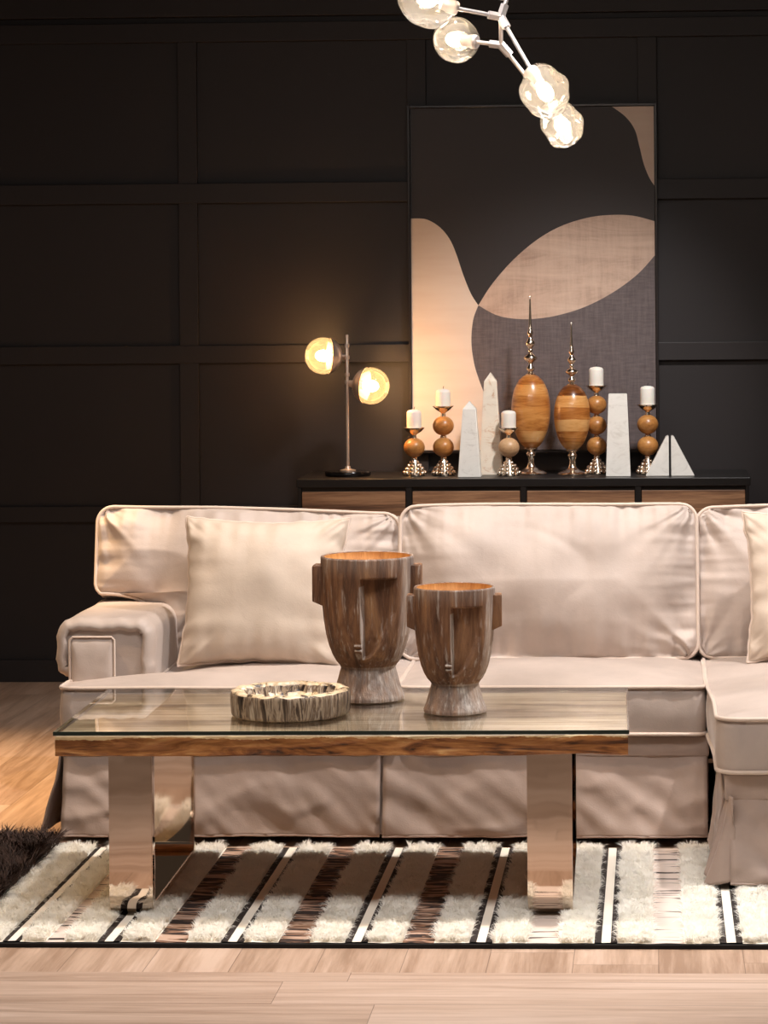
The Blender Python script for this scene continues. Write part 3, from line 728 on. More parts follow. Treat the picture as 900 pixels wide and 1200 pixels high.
def face_pot(label, loc, s, rz):
    root = empty('face_planter', loc, rz); tag(root, label, 'planter')
    prof = [(0.0, 0.0), (0.084, 0.0), (0.092, 0.003), (0.0925, 0.010), (0.090, 0.016), (0.083, 0.034), (0.076, 0.058), (0.0705, 0.078), (0.069, 0.084), (0.0725, 0.090),
            (0.081, 0.100), (0.090, 0.116), (0.0985, 0.138), (0.106, 0.168), (0.1115, 0.205), (0.1155, 0.25), (0.118, 0.30), (0.119, 0.345), (0.119, 0.364), (0.1165, 0.368)]
    # dense resample
    pr = [prof[0]]
    for a, b in zip(prof[:-1], prof[1:]):
        q = max(1, int(math.hypot(b[0]-a[0], b[1]-a[1])/0.0022))
        for k in range(1, q+1): pr.append((a[0]+(b[0]-a[0])*k/q, a[1]+(b[1]-a[1])*k/q))
    NA = 260; V = []; F = []; wv = []
    def disp(r, z, th):
        """th = 0 towards the viewer, positive to the viewer's right (degrees)."""
        d = 0.0; ws = 0.0
        if z > 0.088:
            # leaf shaped eye-and-cheek hollow right of the nose
            lo, hi = -3.0, 44.0
            zt, zb = 0.316, 0.112
            if th > lo-4 and th < hi+6 and z < zt+0.012 and z > zb-0.01:
                right = hi if z > 0.23 else lo + (hi-lo)*math.sqrt(max(0, (z-zb)/(0.23-zb)))**1.0
                m_ = sstep(lo-0.8, lo+0.8, th)*(1-sstep(right-5, right+1.0, th))*(1-sstep(zt-0.003, zt+0.003, z))*sstep(zb, zb+0.006, z)
                depth = 0.030*(0.75+0.25*sstep(0.12, 0.3, z)) 
                d -= depth*m_*(1-0.45*sstep(lo, hi, th))
            if th > 47 and z > 0.10: ws = 0.55*sstep(47, 58, th)  # right cheek: white paint plus side light painted in
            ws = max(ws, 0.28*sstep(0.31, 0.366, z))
            # bright strip of the lit nose ridge, its light put into the colour
            if lo-2 < th < lo+2.5 and 0.11 < z < 0.30: ws = 1.0
            # nose rises to the tip
            if -26 < th < lo+0.8 and 0.150 < z < 0.315:
                nzv = (1-sstep(0.165, 0.315, z))*sstep(0.150, 0.162, z)
                d += 0.010*nzv*sstep(-13, lo, th)
            # two lips left of the nose line
            for zc in (0.1475, 0.1345):
                if -17 < th < lo+0.8:
                    m_ = math.exp(-((z-zc)/0.0042)**2)*sstep(-16, -13.5, th)
                    d += 0.009*m_
                    if abs(z-zc-0.002) < 0.0022 and th > -15: ws = max(ws, 0.9)  # highlight on each lip painted into the colour
            d += 0.0016*nz(math.sin(math.radians(th))*14, math.cos(math.radians(th))*14, z*3) 
            d += 0.0007*nz(th*1.1, z*8)
        else:
            ws = 0.30 + 0.45*sstep(-10, 25, th)  # foot: white paint, with side light painted in towards the right
            d += 0.0012*nz(th*0.5, z*10) + 0.0010*nz(th*1.4, z*5)
        return d, ws
    for (r, z) in pr:
        for k in range(NA):
            th = k*360/NA - 180
            d, ws = disp(r, z, th) if r > 0.01 else (0, 0)
            rr = max(0.0, r+d)*s; a = math.radians(th)
            V.append((rr*math.sin(a), -rr*math.cos(a), z*s)); wv.append(ws)
    for i in range(len(pr)-1):
        for k in range(NA):
            k2 = (k+1) % NA; F.append((i*NA+k, i*NA+k2, (i+1)*NA+k2, (i+1)*NA+k))
    # inside wall
    inn = [(0.110, 0.366), (0.108, 0.352), (0.088, 0.325), (0.083, 0.29), (0.078, 0.23), (0.064, 0.17), (0.050, 0.145), (0.0, 0.140)]
    last = (len(pr)-1)*NA; nF = None
    for q, (r, z) in enumerate(inn):
        st = len(V)
        for k in range(NA):
            a = math.radians(k*360/NA-180); V.append((r*s*math.sin(a), -r*s*math.cos(a), z*s)); wv.append(0)
        if q == 1: nF = len(F)
        for k in range(NA):
            k2 = (k+1) % NA; F.append((last+k, last+k2, st+k2, st+k))
        last = st
    me = from_py(V, F, 'body')
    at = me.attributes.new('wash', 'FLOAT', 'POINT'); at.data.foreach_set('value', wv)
    mi_ = [0]*len(F)
    for q in range(nF, len(F)): mi_[q] = 1
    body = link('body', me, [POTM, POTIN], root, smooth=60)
    if len(me.polygons) == len(mi_): me.polygons.foreach_set('material_index', mi_)
    for sg in (-1, 1):
        bm = bmesh.new(); add_box(bm, min(sg*0.108, sg*0.139)*s, max(sg*0.108, sg*0.139)*s, -0.034*s, 0.030*s, 0.242*s, 0.345*s, 0.004*s, 2)
        for v_ in bm.verts:
            if v_.co.z < 0.25*s and abs(v_.co.x) > 0.13*s: v_.co.z += 0.010*s
        link('ear', from_bm(bm, 'ear'), POTM, body)
    return root
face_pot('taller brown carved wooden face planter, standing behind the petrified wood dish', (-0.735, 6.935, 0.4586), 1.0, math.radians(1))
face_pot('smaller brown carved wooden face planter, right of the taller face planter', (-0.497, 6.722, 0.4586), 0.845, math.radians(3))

# ------------------------------------------------------------------ petrified wood dish
t = NT('petrified_wood')
v = t.coords((1, 1, 0.10)); a = t.noise(v, 34, 5, 0.6, 0.9); gz = t.sep(t.node('ShaderNodeNewGeometry').outputs['Normal'])[2]
sd = t.ramp(a, [(0.38, lin((30, 24, 22))), (0.46, lin((92, 74, 60))), (0.50, lin((182, 162, 138))), (0.56, lin((96, 74, 56))), (0.66, lin((214, 200, 180)))])
a2 = t.noise(t.coords((1, 1, 1)), 16, 5, 0.6, 2.0)
tp = t.ramp(a2, [(0.40, lin((60, 44, 34))), (0.47, lin((214, 186, 148))), (0.70, lin((240, 222, 196)))])
t.set(Base_Color=t.mix(t.math('GREATER_THAN', gz, 0.55), sd, tp), Roughness=0.32); t.bump(a, 0.4, 0.004); PETR = t.m
DISH = empty('petrified_wood_dish', (-0.903, 6.69, 0.4586)); tag(DISH, 'round petrified wood dish with black and cream bark, low on the glass table top', 'dish')
prof = [(0.0, 0.0), (0.6, 0), (0.94, 0.0), (0.975, 0.003), (0.985, 0.010), (0.99, 0.02), (1.0, 0.035), (1.0, 0.05), (0.99, 0.058), (0.97, 0.0615), (0.92, 0.063), (0.86, 0.0625), (0.82, 0.060), (0.79, 0.052), (0.76, 0.04), (0.70, 0.030), (0.5, 0.024), (0.25, 0.022), (0.0, 0.022)]
V = []; F = []; NA = 200
for i, (r, z) in enumerate(prof):
    for k in range(NA):
        a = 2*PI*k/NA; ca, sa = math.cos(a), math.sin(a)
        R = 0.147*(1 + 0.045*nz(ca*1.3, sa*1.3, 2) + 0.018*nz(ca*5, sa*5, 3)) ; rr = r*R
        if r > 0.9 and z < 0.06: rr += 0.0022*nz(ca*26, sa*26, z*20)
        if 0.6 < r < 0.97 and z > 0.035: rr += 0.016*nz(ca*6, sa*6, 9)*(0.97-r)/0.2
        zz = z + (0.004*nz(ca*4, sa*4, r*3) if z > 0.055 else 0) 
        if z > 0.055 and 0.80 < r < 0.9: zz += 0.004*max(0, nz(ca*14, sa*14, 6))
        V.append((rr*ca, rr*sa*0.98, zz))
for i in range(len(prof)-1):
    for k in range(NA):
        k2 = (k+1) % NA; F.append((i*NA+k, i*NA+k2, (i+1)*NA+k2, (i+1)*NA+k))
link('bowl', from_py(V, F, 'bowl'), PETR, DISH, smooth=50)

# ------------------------------------------------------------------ sideboard
SB = empty('sideboard', (-0.49, 10.23, 0)); tag(SB, 'long low sideboard with black frame and brown wood doors, behind the sofa', 'sideboard')
DOORW = wood('brown_door_veneer', (84, 56, 38), (134, 96, 68), (176, 134, 98), 'x', 14, 0.5, 0.06, (0.38, 0.5, 0.64))
sx0, sx1, sy0, sy1, sz = -1.322, 0.352, 10.005, 10.455, 0.813
box('top', sx0, sx1, sy0, sy1, sz-0.030, sz, BLACK, SB, bev=0.002)
box('case', sx0+0.008, sx1-0.008, sy0+0.02, sy1, 0.14, sz-0.030, BLACK, SB, bev=0.002)
xs = [sx0+0.012, -0.9055, -0.4825, -0.0605, sx1-0.012]
for k in range(5):
    box('stile', xs[k]-0.011 if k not in (0, 4) else xs[k]-0.006, xs[k]+0.011 if k not in (0, 4) else xs[k]+0.006, sy0+0.004, sy0+0.03, 0.14, sz-0.031, BLACK, SB, bev=0.0015)
for k in range(4):
    a, b = xs[k]+(0.008 if k == 0 else 0.013), xs[k+1]-(0.008 if k == 3 else 0.013)
    d = box('door', a, b, sy0+0.008, sy0+0.025, 0.17, sz-0.046, DOORW, SB, bev=0.002)
    box('handle', b-0.05, b-0.035, sy0-0.006, sy0+0.009, 0.42, 0.54, BLACK, d, bev=0.002)
for px in (sx0+0.06, sx1-0.06):
    for py in (sy0+0.05, sy1-0.05):
        lg = lathe('leg', [(0.0, 0.0), (0.014, 0.0), (0.022, 0.14), (0.0, 0.14)], BLACK, SB, 16, off=(px-SB.location.x, py-SB.location.y, 0))

# ------------------------------------------------------------------ framed abstract picture
PIC = empty('framed_picture', (-0.461, 10.46, 0.887)); tag(PIC, 'tall framed abstract picture in black, cream and grey curves, on the dark wall', 'picture')
px0, px1, pz0, pz1 = -0.936, 0.014, 0.887, 2.215; pw, ph = px1-px0, pz1-pz0
PBLK = simple('picture_black', (50, 43, 42), 0.5)
t = NT('picture_cream'); t.set(Base_Color=t.ramp(t.noise(t.coords((0.4, 1, 3)), 6, 4), [(0.3, lin((228, 206, 188))), (0.7, lin((236, 218, 202)))]), Roughness=0.55); PCRM = t.m
t = NT('picture_taupe'); a = t.noise(t.coords((0.5, 1, 3.2)), 5, 6, 0.7, 1.0); b = t.noise(t.coords((6, 1, 0.7)), 5, 5, 0.7)
k = t.math('ADD', t.math('MULTIPLY', a, 0.6), t.math('MULTIPLY', b, 0.4))
t.set(Base_Color=t.ramp(k, [(0.32, lin((168, 138, 120))), (0.5, lin((205, 176, 156))), (0.66, lin((220, 194, 174)))]), Roughness=0.55); PTAU = t.m
t = NT('picture_grey'); a = t.noise(t.coords((3, 1, 22)), 5, 4, 0.7); b = t.noise(t.coords((16, 1, 1.5)), 5, 4, 0.7)
t.set(Base_Color=t.ramp(t.math('MULTIPLY', t.math('ADD', a, b), 0.5), [(0.35, lin((82, 72, 72))), (0.6, lin((110, 98, 98)))]), Roughness=0.55); PGRY = t.m
def pp(x, y, d):     # picture points measured in the zoomed photograph
    X0, X1, Y0, Y1 = 30.0, 838.0, 38.0, 1168.0
    return (px0+0.006+(x-X0)/(X1-X0)*(pw-0.012), 10.4615-d, pz1-0.006-(y-Y0)/(Y1-Y0)*(ph-0.012))
def smooth_curve(pts, n=8):
    P = [Vector(p) for p in pts]; out = []
    for i in range(len(P)-1):
        a = P[max(0, i-1)]; b = P[i]; c = P[i+1]; d = P[min(len(P)-1, i+2)]
        for k in range(n):
            s = k/n; out.append(0.5*((2*b)+(c-a)*s+(2*a-5*b+4*c-d)*s*s+(3*b-a-3*c+d)*s**3))
    out.append(P[-1]); return out
def shape2d(name, outline, m, d):
    from mathutils.geometry import tessellate_polygon
    pts = []
    for p in outline:
        if not pts or (Vector((p[0], p[1]))-pts[-1]).length > 0.5: pts.append(Vector((p[0], p[1])))
    n = len(pts); tri = tessellate_polygon([[Vector((p.x, p.y, 0)) for p in pts]])
    V = [pp(p.x, p.y, d) for p in pts] + [pp(p.x, p.y, d-0.0007) for p in pts]
    F = [tuple(t_) for t_ in tri] + [(k, (k+1) % n, (k+1) % n+n, k+n) for k in range(n)]
    return link(name, from_py(V, F, name), m, cnv, world=True, smooth=0)
cnv = box('canvas', px0+0.005, px1-0.005, 10.4615, 10.474, pz0+0.005, pz1-0.005, PBLK, PIC, bev=0)
tl = smooth_curve([(30, 401), (80, 404), (125, 430), (158, 470), (180, 520), (203, 590), (228, 652), (252, 690)])
low = smooth_curve([(252, 690), (234, 740), (228, 810), (236, 880), (252, 935), (270, 985), (284, 1040), (292, 1100), (296, 1168)])
shape2d('cream_curve', [*tl, *low[1:], Vector((30, 1168))], PCRM, 0.0010)
elt = smooth_curve([(252, 690), (300, 618), (370, 540), (450, 474), (530, 430), (620, 403), (700, 395), (770, 399), (838, 417)])
elb = smooth_curve([(838, 530), (780, 592), (700, 650), (610, 696), (520, 724), (440, 736), (370, 735), (310, 722), (252, 690)])
shape2d('taupe_leaf', [*elt, *elb[:-1]], PTAU, 0.0012)
shape2d('grey_field', [*elb[:-1], *low, Vector((838, 1168))], PGRY, 0.0009)
cor = smooth_curve([(700, 38), (745, 72), (775, 115), (790, 170), (803, 225), (820, 270), (838, 300)])
shape2d('cream_corner', [*cor, Vector((838, 38))], PCRM, 0.0010)
bm = bmesh.new(); w_ = 0.009
for (a, b, c_, d_) in ((px0-w_+0.004, px0+0.004, pz0-0.005, pz1+0.005), (px1-0.004, px1+w_-0.004, pz0-0.005, pz1+0.005), (px0+0.004, px1-0.004, pz0-0.005, pz0+0.004), (px0+0.004, px1-0.004, pz1-0.004, pz1+0.005)):
    add_box(bm, a, b, 10.446, 10.4755, c_, d_, 0.001, 1)
link('frame', from_bm(bm, 'frame'), simple('picture_frame', (40, 34, 33), 0.3), PIC, world=True)

# ------------------------------------------------------------------ things on the sideboard
ZS = sz + 0.0004
BALL = wood('mango_wood_balls', (128, 78, 36), (182, 124, 66), (214, 160, 96), 'x', 16, 0.32, 0.35)
BALLP = wood('pale_mango_wood', (160, 112, 72), (206, 164, 122), (226, 190, 150), 'x', 16, 0.35, 0.35)
CANDLE = simple('white_candle_wax', (246, 240, 230), 0.5, Subsurface_Weight=0.15)
WICK = simple('candle_wick', (40, 34, 30), 0.9)
u1 = 0.000855                                  # metres per pixel of the zoomed crop

def hammered(r, z, a, i, R=0.043):
    return r
def candle_holder(label, x, y, balls, candle_h, s=1.0, mat=BALL, br=0.039, group='candle holders'):
    root = empty('candle_holder', (x, y, ZS)); tag(root, label, 'candle holder', None)
    # hammered foot: rows of round knobs on a cone
    V, F = lathe_data([(0.0, 0), (0.042, 0), (0.044, 0.004), (0.040, 0.010), (0.033, 0.022), (0.023, 0.038), (0.014, 0.052), (0.011, 0.060), (0.0, 0.060)], 32)
    bm = bmesh.new(); vs = [bm.verts.new((a*s, b*s, c*s)) for a, b, c in V]
    for f_ in F: bm.faces.new([vs[k] for k in f_])
    for row, (rr, zz, nn, kr) in enumerate(((0.038, 0.010, 11, 0.0095), (0.031, 0.024, 9, 0.0085), (0.022, 0.037, 7, 0.0075), (0.014, 0.049, 5, 0.006))):
        for k in range(nn):
            a = 2*PI*(k+0.5*(row % 2))/nn
            bmesh.ops.create_icosphere(bm, subdivisions=2, radius=kr*s, matrix=Matrix.Translation((rr*s*math.cos(a), rr*s*math.sin(a), zz*s)))
    link('foot', from_bm(bm, 'foot'), SILVER, root, smooth=50)
    z = 0.060*s
    def bead(z, r, nm='bead'):
        pr = [(0.0, z)] + [(max(0.001, r*math.sin(PI*q/10)), z+r*0.75*(1-math.cos(PI*q/10))) for q in range(1, 10)] + [(0.0, z+1.5*r)]
        lathe(nm, pr, SILVER, root, 20, smooth=60); return z+1.5*r
    for b in range(balls):
        z = bead(z-0.006*s, 0.012*s)
        z -= 0.003
        R = br*s; pr = [(0.0, z)] + [(R*math.sin(PI*q/20)*1.02, z+R*0.94*(1-math.cos(PI*q/20))) for q in range(1, 20)] + [(0.0, z+1.88*R)]
        lathe('wood_ball', pr, mat, root, 36, smooth=80); z += 1.88*R-0.002
    pr = [(0.0, z-0.002), (0.010, z-0.002), (0.0085, z+0.006), (0.008, z+0.012), (0.012, z+0.016), (0.020, z+0.020), (0.029, z+0.026), (0.036, z+0.034), (0.040, z+0.038), (0.0405, z+0.040), (0.036, z+0.040), (0.028, z+0.034), (0.0, z+0.033)]
    lathe('cup', [(a*s, b if k == 0 else z+(b-z)*s) for k, (a, b) in enumerate(pr)], SILVER, root, 32, smooth=40)
    zc = z+0.0332*s
    rc = 0.0275*s
    c = empty('pillar_candle', (x, y, ZS+zc)); 
    pr = [(0.0, 0.0), (rc*0.98, 0.0), (rc, 0.002), (rc, candle_h-0.008), (rc*0.97, candle_h-0.004), (rc*0.80, candle_h+0.001), (rc*0.4, candle_h+0.004), (0.0, candle_h+0.005)]
    lathe('wax', pr, CANDLE, c, 32, smooth=50)
    tube('wick', [(0, 0, candle_h+0.002), (0.001, 0, candle_h+0.010), (0.003, 0, candle_h+0.015)], 0.0012, WICK, c, 6)
    return root, c
def ch(xx, yy, balls, chh, lab, clab, **kw):
    r, c = candle_holder(lab, xx, yy, balls, chh, **kw)
    r['group'] = 'wood and silver candle holders on the sideboard'; tag(c, clab, 'candle', 'white pillar candles on the sideboard')
ch(-0.900, 10.19, 1, 0.070, 'one-ball candle holder at the left end of the row, nearest the table lamp', 'white candle on the leftmost one-ball holder, nearest the table lamp')
ch(-0.791, 10.20, 2, 0.066, 'two-ball candle holder left of the short white obelisk', 'white candle on the two-ball holder left of the obelisks')
ch(-0.543, 10.16, 1, 0.066, 'one-ball candle holder with paler wood, right of the tall obelisk', 'white candle on the pale one-ball holder between obelisk and large wooden egg', mat=BALLP)
ch(-0.216, 10.25, 3, 0.072, 'tallest candle holder, with three wooden balls, left of the white column', 'white candle highest of all, on the three-ball holder', br=0.0375)
ch(-0.024, 10.22, 2, 0.072, 'two-ball candle holder between white column and triangle bookends', 'white candle on the two-ball holder at the right end of the row')

# banded wooden eggs with silver spires
def egg_mat(nm, seed):
    t = NT(nm); v = t.coords(); x, y, z = t.sep(v)
    zz = t.math('ADD', z, t.math('MULTIPLY', t.noise(v, 5, 2), 0.02))
    band = t.math('FLOOR', t.math('MULTIPLY', zz, 23.0)); wn = t.node('ShaderNodeTexWhiteNoise', noise_dimensions='1D')
    t.l.new(t.math('ADD', band, seed), wn.inputs['W'])
    a = t.noise(t.coords((0.4, 0.4, 3)), 14, 6, 0.65, 1.6)
    k = t.math('ADD', t.math('MULTIPLY', wn.outputs['Value'], 0.45), t.math('MULTIPLY', a, 0.62))
    c = t.ramp(k, [(0.30, lin((92, 48, 20))), (0.46, lin((166, 98, 42))), (0.60, lin((208, 142, 74))), (0.76, lin((230, 176, 112)))])
    t.set(Base_Color=c, Roughness=0.28, Coat_Weight=0.3); return t.m
EGG1 = egg_mat('banded_mango_wood', 3.0); EGG2 = egg_mat('banded_dark_mango_wood', 11.0)
def finial(label, x, y, m, s, egg_h, egg_r, spire_h):
    root = empty('wooden_egg_finial', (x, y, ZS)); tag(root, label, 'ornament', 'banded wooden egg finials on the sideboard')
    f0 = [(0.0, 0), (0.058, 0.0), (0.060, 0.003), (0.056, 0.008), (0.044, 0.013), (0.030, 0.018), (0.018, 0.026), (0.013, 0.040), (0.012, 0.056), (0.015, 0.066), (0.0185, 0.072), (0.0185, 0.078), (0.014, 0.084), (0.016, 0.090), (0.024, 0.095), (0.024, 0.100), (0.0, 0.100)]
    lathe('foot', [(a*s, b*s) for a, b in f0], SILVER, root, 40, smooth=50)
    z0 = 0.094*s; pr = [(0.0, z0)]
    for q in range(1, 32):
        a = PI*q/32; pr.append((egg_r*math.sin(a)**0.92*(1+0.05*-math.cos(a)), z0+egg_h*(1-math.cos(a))/2))
    pr.append((0.0, z0+egg_h)); lathe('egg', pr, m, root, 56, smooth=80)
    z1 = z0+egg_h-0.004
    k = spire_h/0.302
    sp = [(0.0, 0), (0.019, 0.0), (0.020, 0.004), (0.012, 0.009), (0.009, 0.013), (0.016, 0.021), (0.0165, 0.027), (0.009, 0.036), (0.007, 0.043), (0.016, 0.052), (0.0265, 0.062), (0.0265, 0.068), (0.015, 0.078), (0.0065, 0.085), (0.009, 0.092), (0.009, 0.096), (0.006, 0.100),
          (0.0175, 0.116), (0.0185, 0.122), (0.013, 0.132), (0.0065, 0.142), (0.006, 0.146), (0.0115, 0.156), (0.0115, 0.161), (0.0075, 0.172), (0.0055, 0.20), (0.0042, 0.24), (0.003, 0.285), (0.0015, 0.300), (0.0, 0.302)]
    lathe('spire', [(a*(0.6+0.4*k), z1+b*k) for a, b in sp], SILVER, root, 28, smooth=60)
    return root
finial('larger banded wooden egg with the taller silver spire, right of the pale candle holder', -0.463, 10.24, EGG1, 1.0, 0.283, 0.0735, 0.300)
finial('smaller banded wooden egg with the shorter silver spire, left of the three-ball candle holder', -0.307, 10.20, EGG2, 0.95, 0.250, 0.0680, 0.237)

# obelisks, column, bookends
def marble(nm, base, vein, amt):
    t = NT(nm); a = t.noise(t.coords((1, 1, 1.6), (0.3, 0.5, 0)), 9, 7, 0.65, 2.4)
    t.set(Base_Color=t.ramp(a, [(0.30, lin(vein)), (0.30+amt, lin(base)), (0.75, lin(tuple(min(255, q+8) for q in base)))]), Roughness=0.3); return t.m
MW = marble('white_marble', (242, 238, 230), (205, 198, 188), 0.12); MV = marble('brown_veined_marble', (240, 228, 210), (206, 160, 118), 0.14); MC = marble('white_alabaster', (244, 240, 232), (222, 216, 206), 0.15)
def tapered(name, label, cat, x, y, h, b, tp, cap, m, rz=0, grp=None):
    bm = bmesh.new(); lv = [(b, 0), (tp, h-cap)] + ([(0.0005, h)] if cap else [])
    g = [[bm.verts.new((sx*w, sy*w, z)) for sx, sy in ((-1, -1), (1, -1), (1, 1), (-1, 1))] for w, z in lv]
    for p, q in zip(g[:-1], g[1:]):
        for k in range(4): bm.faces.new((p[k], p[(k+1) % 4], q[(k+1) % 4], q[k]))
    bm.faces.new(g[0][::-1]); bm.faces.new(g[-1])
    bmesh.ops.bevel(bm, geom=[e for e in bm.edges if e.calc_length() > 0.004], offset=0.0015, segments=2, affect='EDGES')
    o = link(name, from_bm(bm, name), m, None, smooth=30); o.location = (x, y, ZS); o.rotation_euler = (0, 0, rz); tag(o, label, cat, grp); return o
tapered('obelisk', 'shorter white marble obelisk with pointed tip, in front of the taller one', 'obelisk', -0.686, 10.12, 0.282, 0.0425, 0.0245, 0.030, MW)
tapered('obelisk', 'taller brown-veined marble obelisk with pointed tip, behind the shorter one', 'obelisk', -0.614, 10.24, 0.385, 0.0435, 0.0235, 0.034, MV)
tapered('stone_column', 'white flat-topped tapering square column, right of the three-ball candle holder', 'column', -0.134, 10.13, 0.305, 0.0455, 0.034, 0, MC)
def bookend(label, x, y, sgn):
    bm = bmesh.new(); pts = [(0, 0), (0.086*sgn, 0), (0.010*sgn, 0.146), (0.0, 0.148)]
    f0 = [bm.verts.new((a, -0.045, b)) for a, b in pts]; f1 = [bm.verts.new((a, 0.045, b)) for a, b in pts]
    bm.faces.new(f0); bm.faces.new(f1)
    for k in range(4): bm.faces.new((f0[k], f0[(k+1) % 4], f1[(k+1) % 4], f1[k]))
    bmesh.ops.recalc_face_normals(bm, faces=bm.faces); bmesh.ops.bevel(bm, geom=list(bm.edges), offset=0.002, segments=2, affect='EDGES')
    o = link('triangle_bookend', from_bm(bm, 'bookend'), MC, None, smooth=30); o.location = (x, y, ZS); tag(o, label, 'bookend', 'white triangle bookends'); return o
bookend('left one of the two white triangle bookends, sloping down to the left', 0.0535, 10.13, -1)
bookend('right one of the two white triangle bookends, at the right end of the sideboard row', 0.0625, 10.13, 1)

# ------------------------------------------------------------------ table lamp
AMBER = thin_glass('amber_smoked_glass', (1.0, 0.86, 0.68), 1.0, 1.25, 0.0, 0.045)
def emit(nm, col, st):
    t = NT(nm); t.set(Base_Color=(0.9, 0.85, 0.8, 1), Emission_Color=col + (1,), Emission_Strength=st); return t.m
BULBL = emit('table_lamp_bulb', (1.0, 0.62, 0.30), 210); BULBC = emit('chandelier_bulb', (1.0, 0.74, 0.50), 75)
def orient(o, d, rollv=None):
    o.rotation_euler = Vector(d).to_track_quat('Z', 'Y').to_euler()
LAMP = empty('table_lamp', (-1.152, 10.20, ZS)); tag(LAMP, 'chrome table lamp with two lit amber glass globes, at the left end of the sideboard', 'table lamp')
lathe('base', [(0, 0), (0.084, 0), (0.086, 0.003), (0.086, 0.014), (0.083, 0.018), (0.0, 0.019)], BASEB, LAMP, 56)
lathe('collar', [(0, 0.018), (0.030, 0.018), (0.030, 0.022), (0.012, 0.026), (0.009, 0.036), (0, 0.036)], LAMPC, LAMP, 32)
lathe('pole', [(0, 0.02), (0.0058, 0.02), (0.0058, 0.528), (0.0045, 0.531), (0, 0.531)], LAMPC, LAMP, 16)
def lamp_head(c, d, rg=0.070):
    """c: globe centre relative to the lamp; d: direction in which the globe opens away from its chrome cap."""
    h = bpy.data.objects.new('globe_shade', None)
    c = Vector(c); d = Vector(d).normalized()
    pr = [(rg*math.sin(PI*q/28), rg*-math.cos(PI*q/28)) for q in range(3, 28)] + [(0.0005, rg)]
    g = lathe('glass_globe', pr, AMBER, LAMP, 48, smooth=180); g.location = c; orient(g, d)
    bm = bmesh.new(); bm.from_mesh(g.data)     # open where the cap holds it
    bm.faces.ensure_lookup_table(); big = [f_ for f_ in bm.faces if len(f_.verts) > 4]; bmesh.ops.delete(bm, geom=big, context='FACES'); bm.to_mesh(g.data); bm.free()
    rc = rg*1.03
    cp = [(0.0005, -rc-0.001)] + [(rc*math.sin(PI*q/28), rc*-math.cos(PI*q/28)) for q in range(1, 12)]
    cp += [(a*0.975, b*0.975) for a, b in reversed(cp[1:])] + [(0.0005, -rc*0.975)]
    k = lathe('cap', cp, LAMPC, LAMP, 48, smooth=60); k.location = c; orient(k, d)
    s_ = lathe('socket', [(0, -rc-0.016), (0.012, -rc-0.016), (0.014, -rc), (0.016, -rc*0.6), (0.016, -rc*0.40), (0, -rc*0.40)], LAMPC, LAMP, 20); s_.location = c; orient(s_, d)
    b_ = lathe('bulb', [(0.0, -0.030)] + [(0.021*math.sin(PI*q/16)+0.0, -0.027*math.cos(PI*q/16)+0.002) for q in range(1, 16)] + [(0.0, 0.029)], BULBL, LAMP, 24, smooth=180); b_.location = c; orient(b_, d)
lamp_head((-0.089, -0.005, 0.452), (-0.95, -0.30, 0.05))
lamp_head((0.092, -0.02, 0.338), (0.95, -0.22, -0.10))
for (p, q) in (((0, 0, 0.450), (-0.018, 0, 0.452)), ((0, 0, 0.352), (0.022, -0.002, 0.352))):
    tube('swivel', [p, q], 0.006, LAMPC, LAMP, 12)
for z_ in (0.445, 0.352, 0.490, 0.38):
    lathe('knob', [(0, z_-0.008), (0.0085, z_-0.007), (0.0095, z_), (0.0085, z_+0.007), (0, z_+0.008)], LAMPC, LAMP, 16)

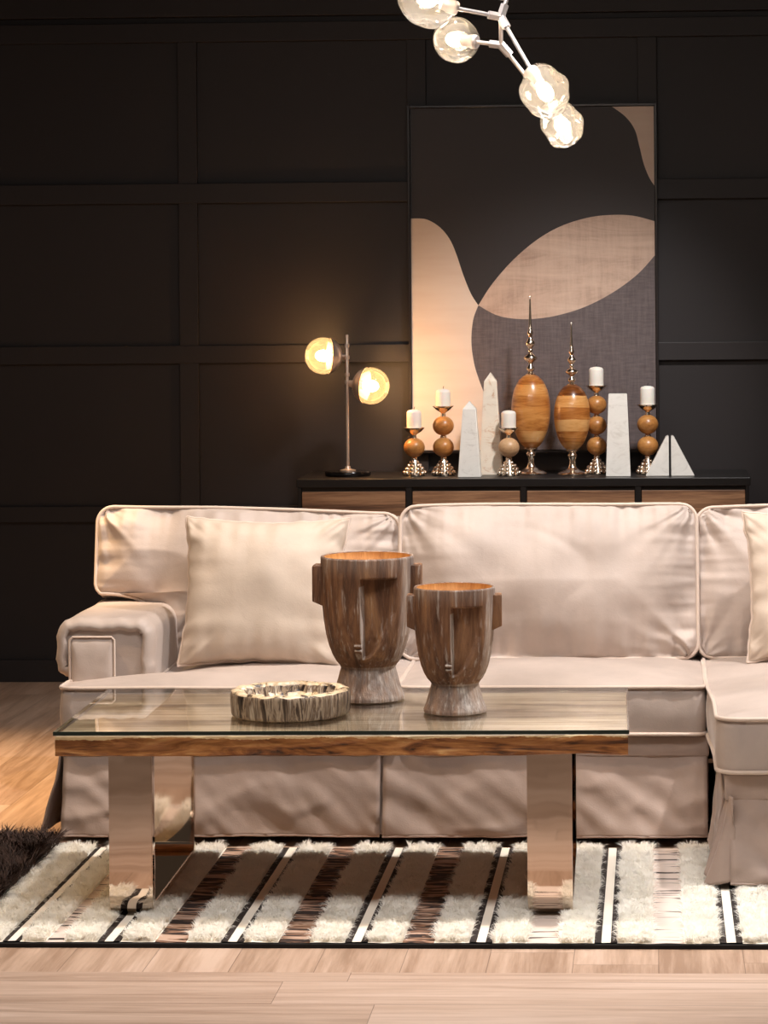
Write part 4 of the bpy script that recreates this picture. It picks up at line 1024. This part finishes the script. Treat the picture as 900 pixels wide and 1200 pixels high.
# ------------------------------------------------------------------ chandelier
CH = empty('branching_chandelier', (-0.33, 7.02, 2.10)); tag(CH, 'branching silver chandelier with lit clear glass globes, hanging above the table', 'chandelier')
GLOBE = thin_glass('clear_blown_glass', (0.98, 0.96, 0.93), 1.0, 1.30, 0.28, 0.06)
def fit(a, b, r=0.0055): return tube('rod', [a, b], r, ROD, CH, 10, world=True)
def globe(c, neck, R, seed, lump=0.10, stretch=1.1, bulb=0.019):
    """Blown glass globe round a bulb; neck: the point from which its socket reaches in."""
    c, neck = Vector(c), Vector(neck); d = (c-neck).normalized(); q = d.to_track_quat('Z', 'Y'); V = []; F = []; NA, NZ = 48, 30
    for i in range(NZ+1):
        a = PI*(0.10+0.90*i/NZ); r = R*math.sin(a); z = -R*stretch*math.cos(a)
        for k in range(NA):
            b = 2*PI*k/NA; p = Vector((r*math.cos(b), r*math.sin(b), z)); dd = p.normalized()
            p *= 1+lump*nz(dd.x*1.7+seed, dd.y*1.7, dd.z*1.7+seed); V.append(c+q@p)
    for i in range(NZ):
        for k in range(NA):
            k2 = (k+1) % NA; F.append((i*NA+k, i*NA+k2, (i+1)*NA+k2, (i+1)*NA+k))
    g = link('glass_globe', from_py(V, F, 'globe'), GLOBE, CH, world=True, smooth=180)
    pr = [(0.0, -0.004), (0.016, -0.004), (0.019, 0.0), (0.019, 0.012), (0.014, 0.030), (0.014, 0.042), (0, 0.042)]
    s0 = c - d*R*stretch*0.98
    V, F = lathe_data(pr, 24); V = [s0+q@Vector(p) for p in V]; link('socket', from_py(V, F, 's'), ROD, CH, world=True)
    pr = [(0.0, -0.028)] + [(bulb*math.sin(PI*k/16), -bulb*1.35*math.cos(PI*k/16)+0.004) for k in range(1, 16)] + [(0, bulb*1.35+0.006)]
    V, F = lathe_data(pr, 24); V = [c+q@Vector(p) for p in V]; link('bulb', from_py(V, F, 'b'), BULBC, CH, world=True, smooth=180)
    return s0
J1 = (-0.386, 7.00, 2.205); J2 = (-0.389, 7.06, 2.138)
J0 = (-0.345, 7.02, 2.33); TOP = (-0.30, 7.03, 2.45)
gA = (-0.568, 6.93, 2.243); gB = (-0.511, 7.13, 2.160); gC = (-0.272, 6.93, 2.008); gD = (-0.236, 7.14, 1.935)
nA = (-0.49, 6.96, 2.222); nB = (-0.45, 7.10, 2.150); nC = (-0.325, 6.96, 2.092); nD = (-0.30, 7.10, 2.035)
sA = globe(gA, nA, 0.070, 1.0, 0.10, 1.12); sB = globe(gB, nB, 0.060, 4.0, 0.05, 1.02); sC = globe(gC, nC, 0.062, 7.0, 0.14, 1.12); sD = globe(gD, nD, 0.054, 9.0, 0.14, 1.22)
fit(J1, sA); fit(J2, sB); fit(J1, sC); fit(J2, sD); fit(J1, J2); fit(J1, J0); fit(J0, TOP)
gE = (-0.385, 7.10, 2.31); sE = globe(gE, (-0.36, 7.06, 2.36), 0.050, 12, 0.08, 1.1, 0.012); fit(J0, sE)
gF = (-0.18, 6.97, 2.42); sF = globe(gF, (-0.26, 7.0, 2.40), 0.068, 15, 0.1, 1.1); fit(TOP, sF)
fit(TOP, (-0.30, 7.03, 3.19), 0.006)
V, F = lathe_data([(0, 3.165), (0.055, 3.165), (0.06, 3.175), (0.06, 3.2), (0, 3.2)], 32); link('canopy', from_py([(a-0.30, b+7.03, c) for a, b, c in V], F, 'c'), ROD, CH, world=True)
for J, dirs in ((J1, ((nA), (nC), (J0))), (J2, ((nB), (nD)))):
    for D in dirs:
        d = (Vector(D)-Vector(J)).normalized(); tube('joint', [Vector(J)-d*0.004, Vector(J)+d*0.034], 0.0115, ROD, CH, 6, world=True)
for J in (J1, J2):
    pass
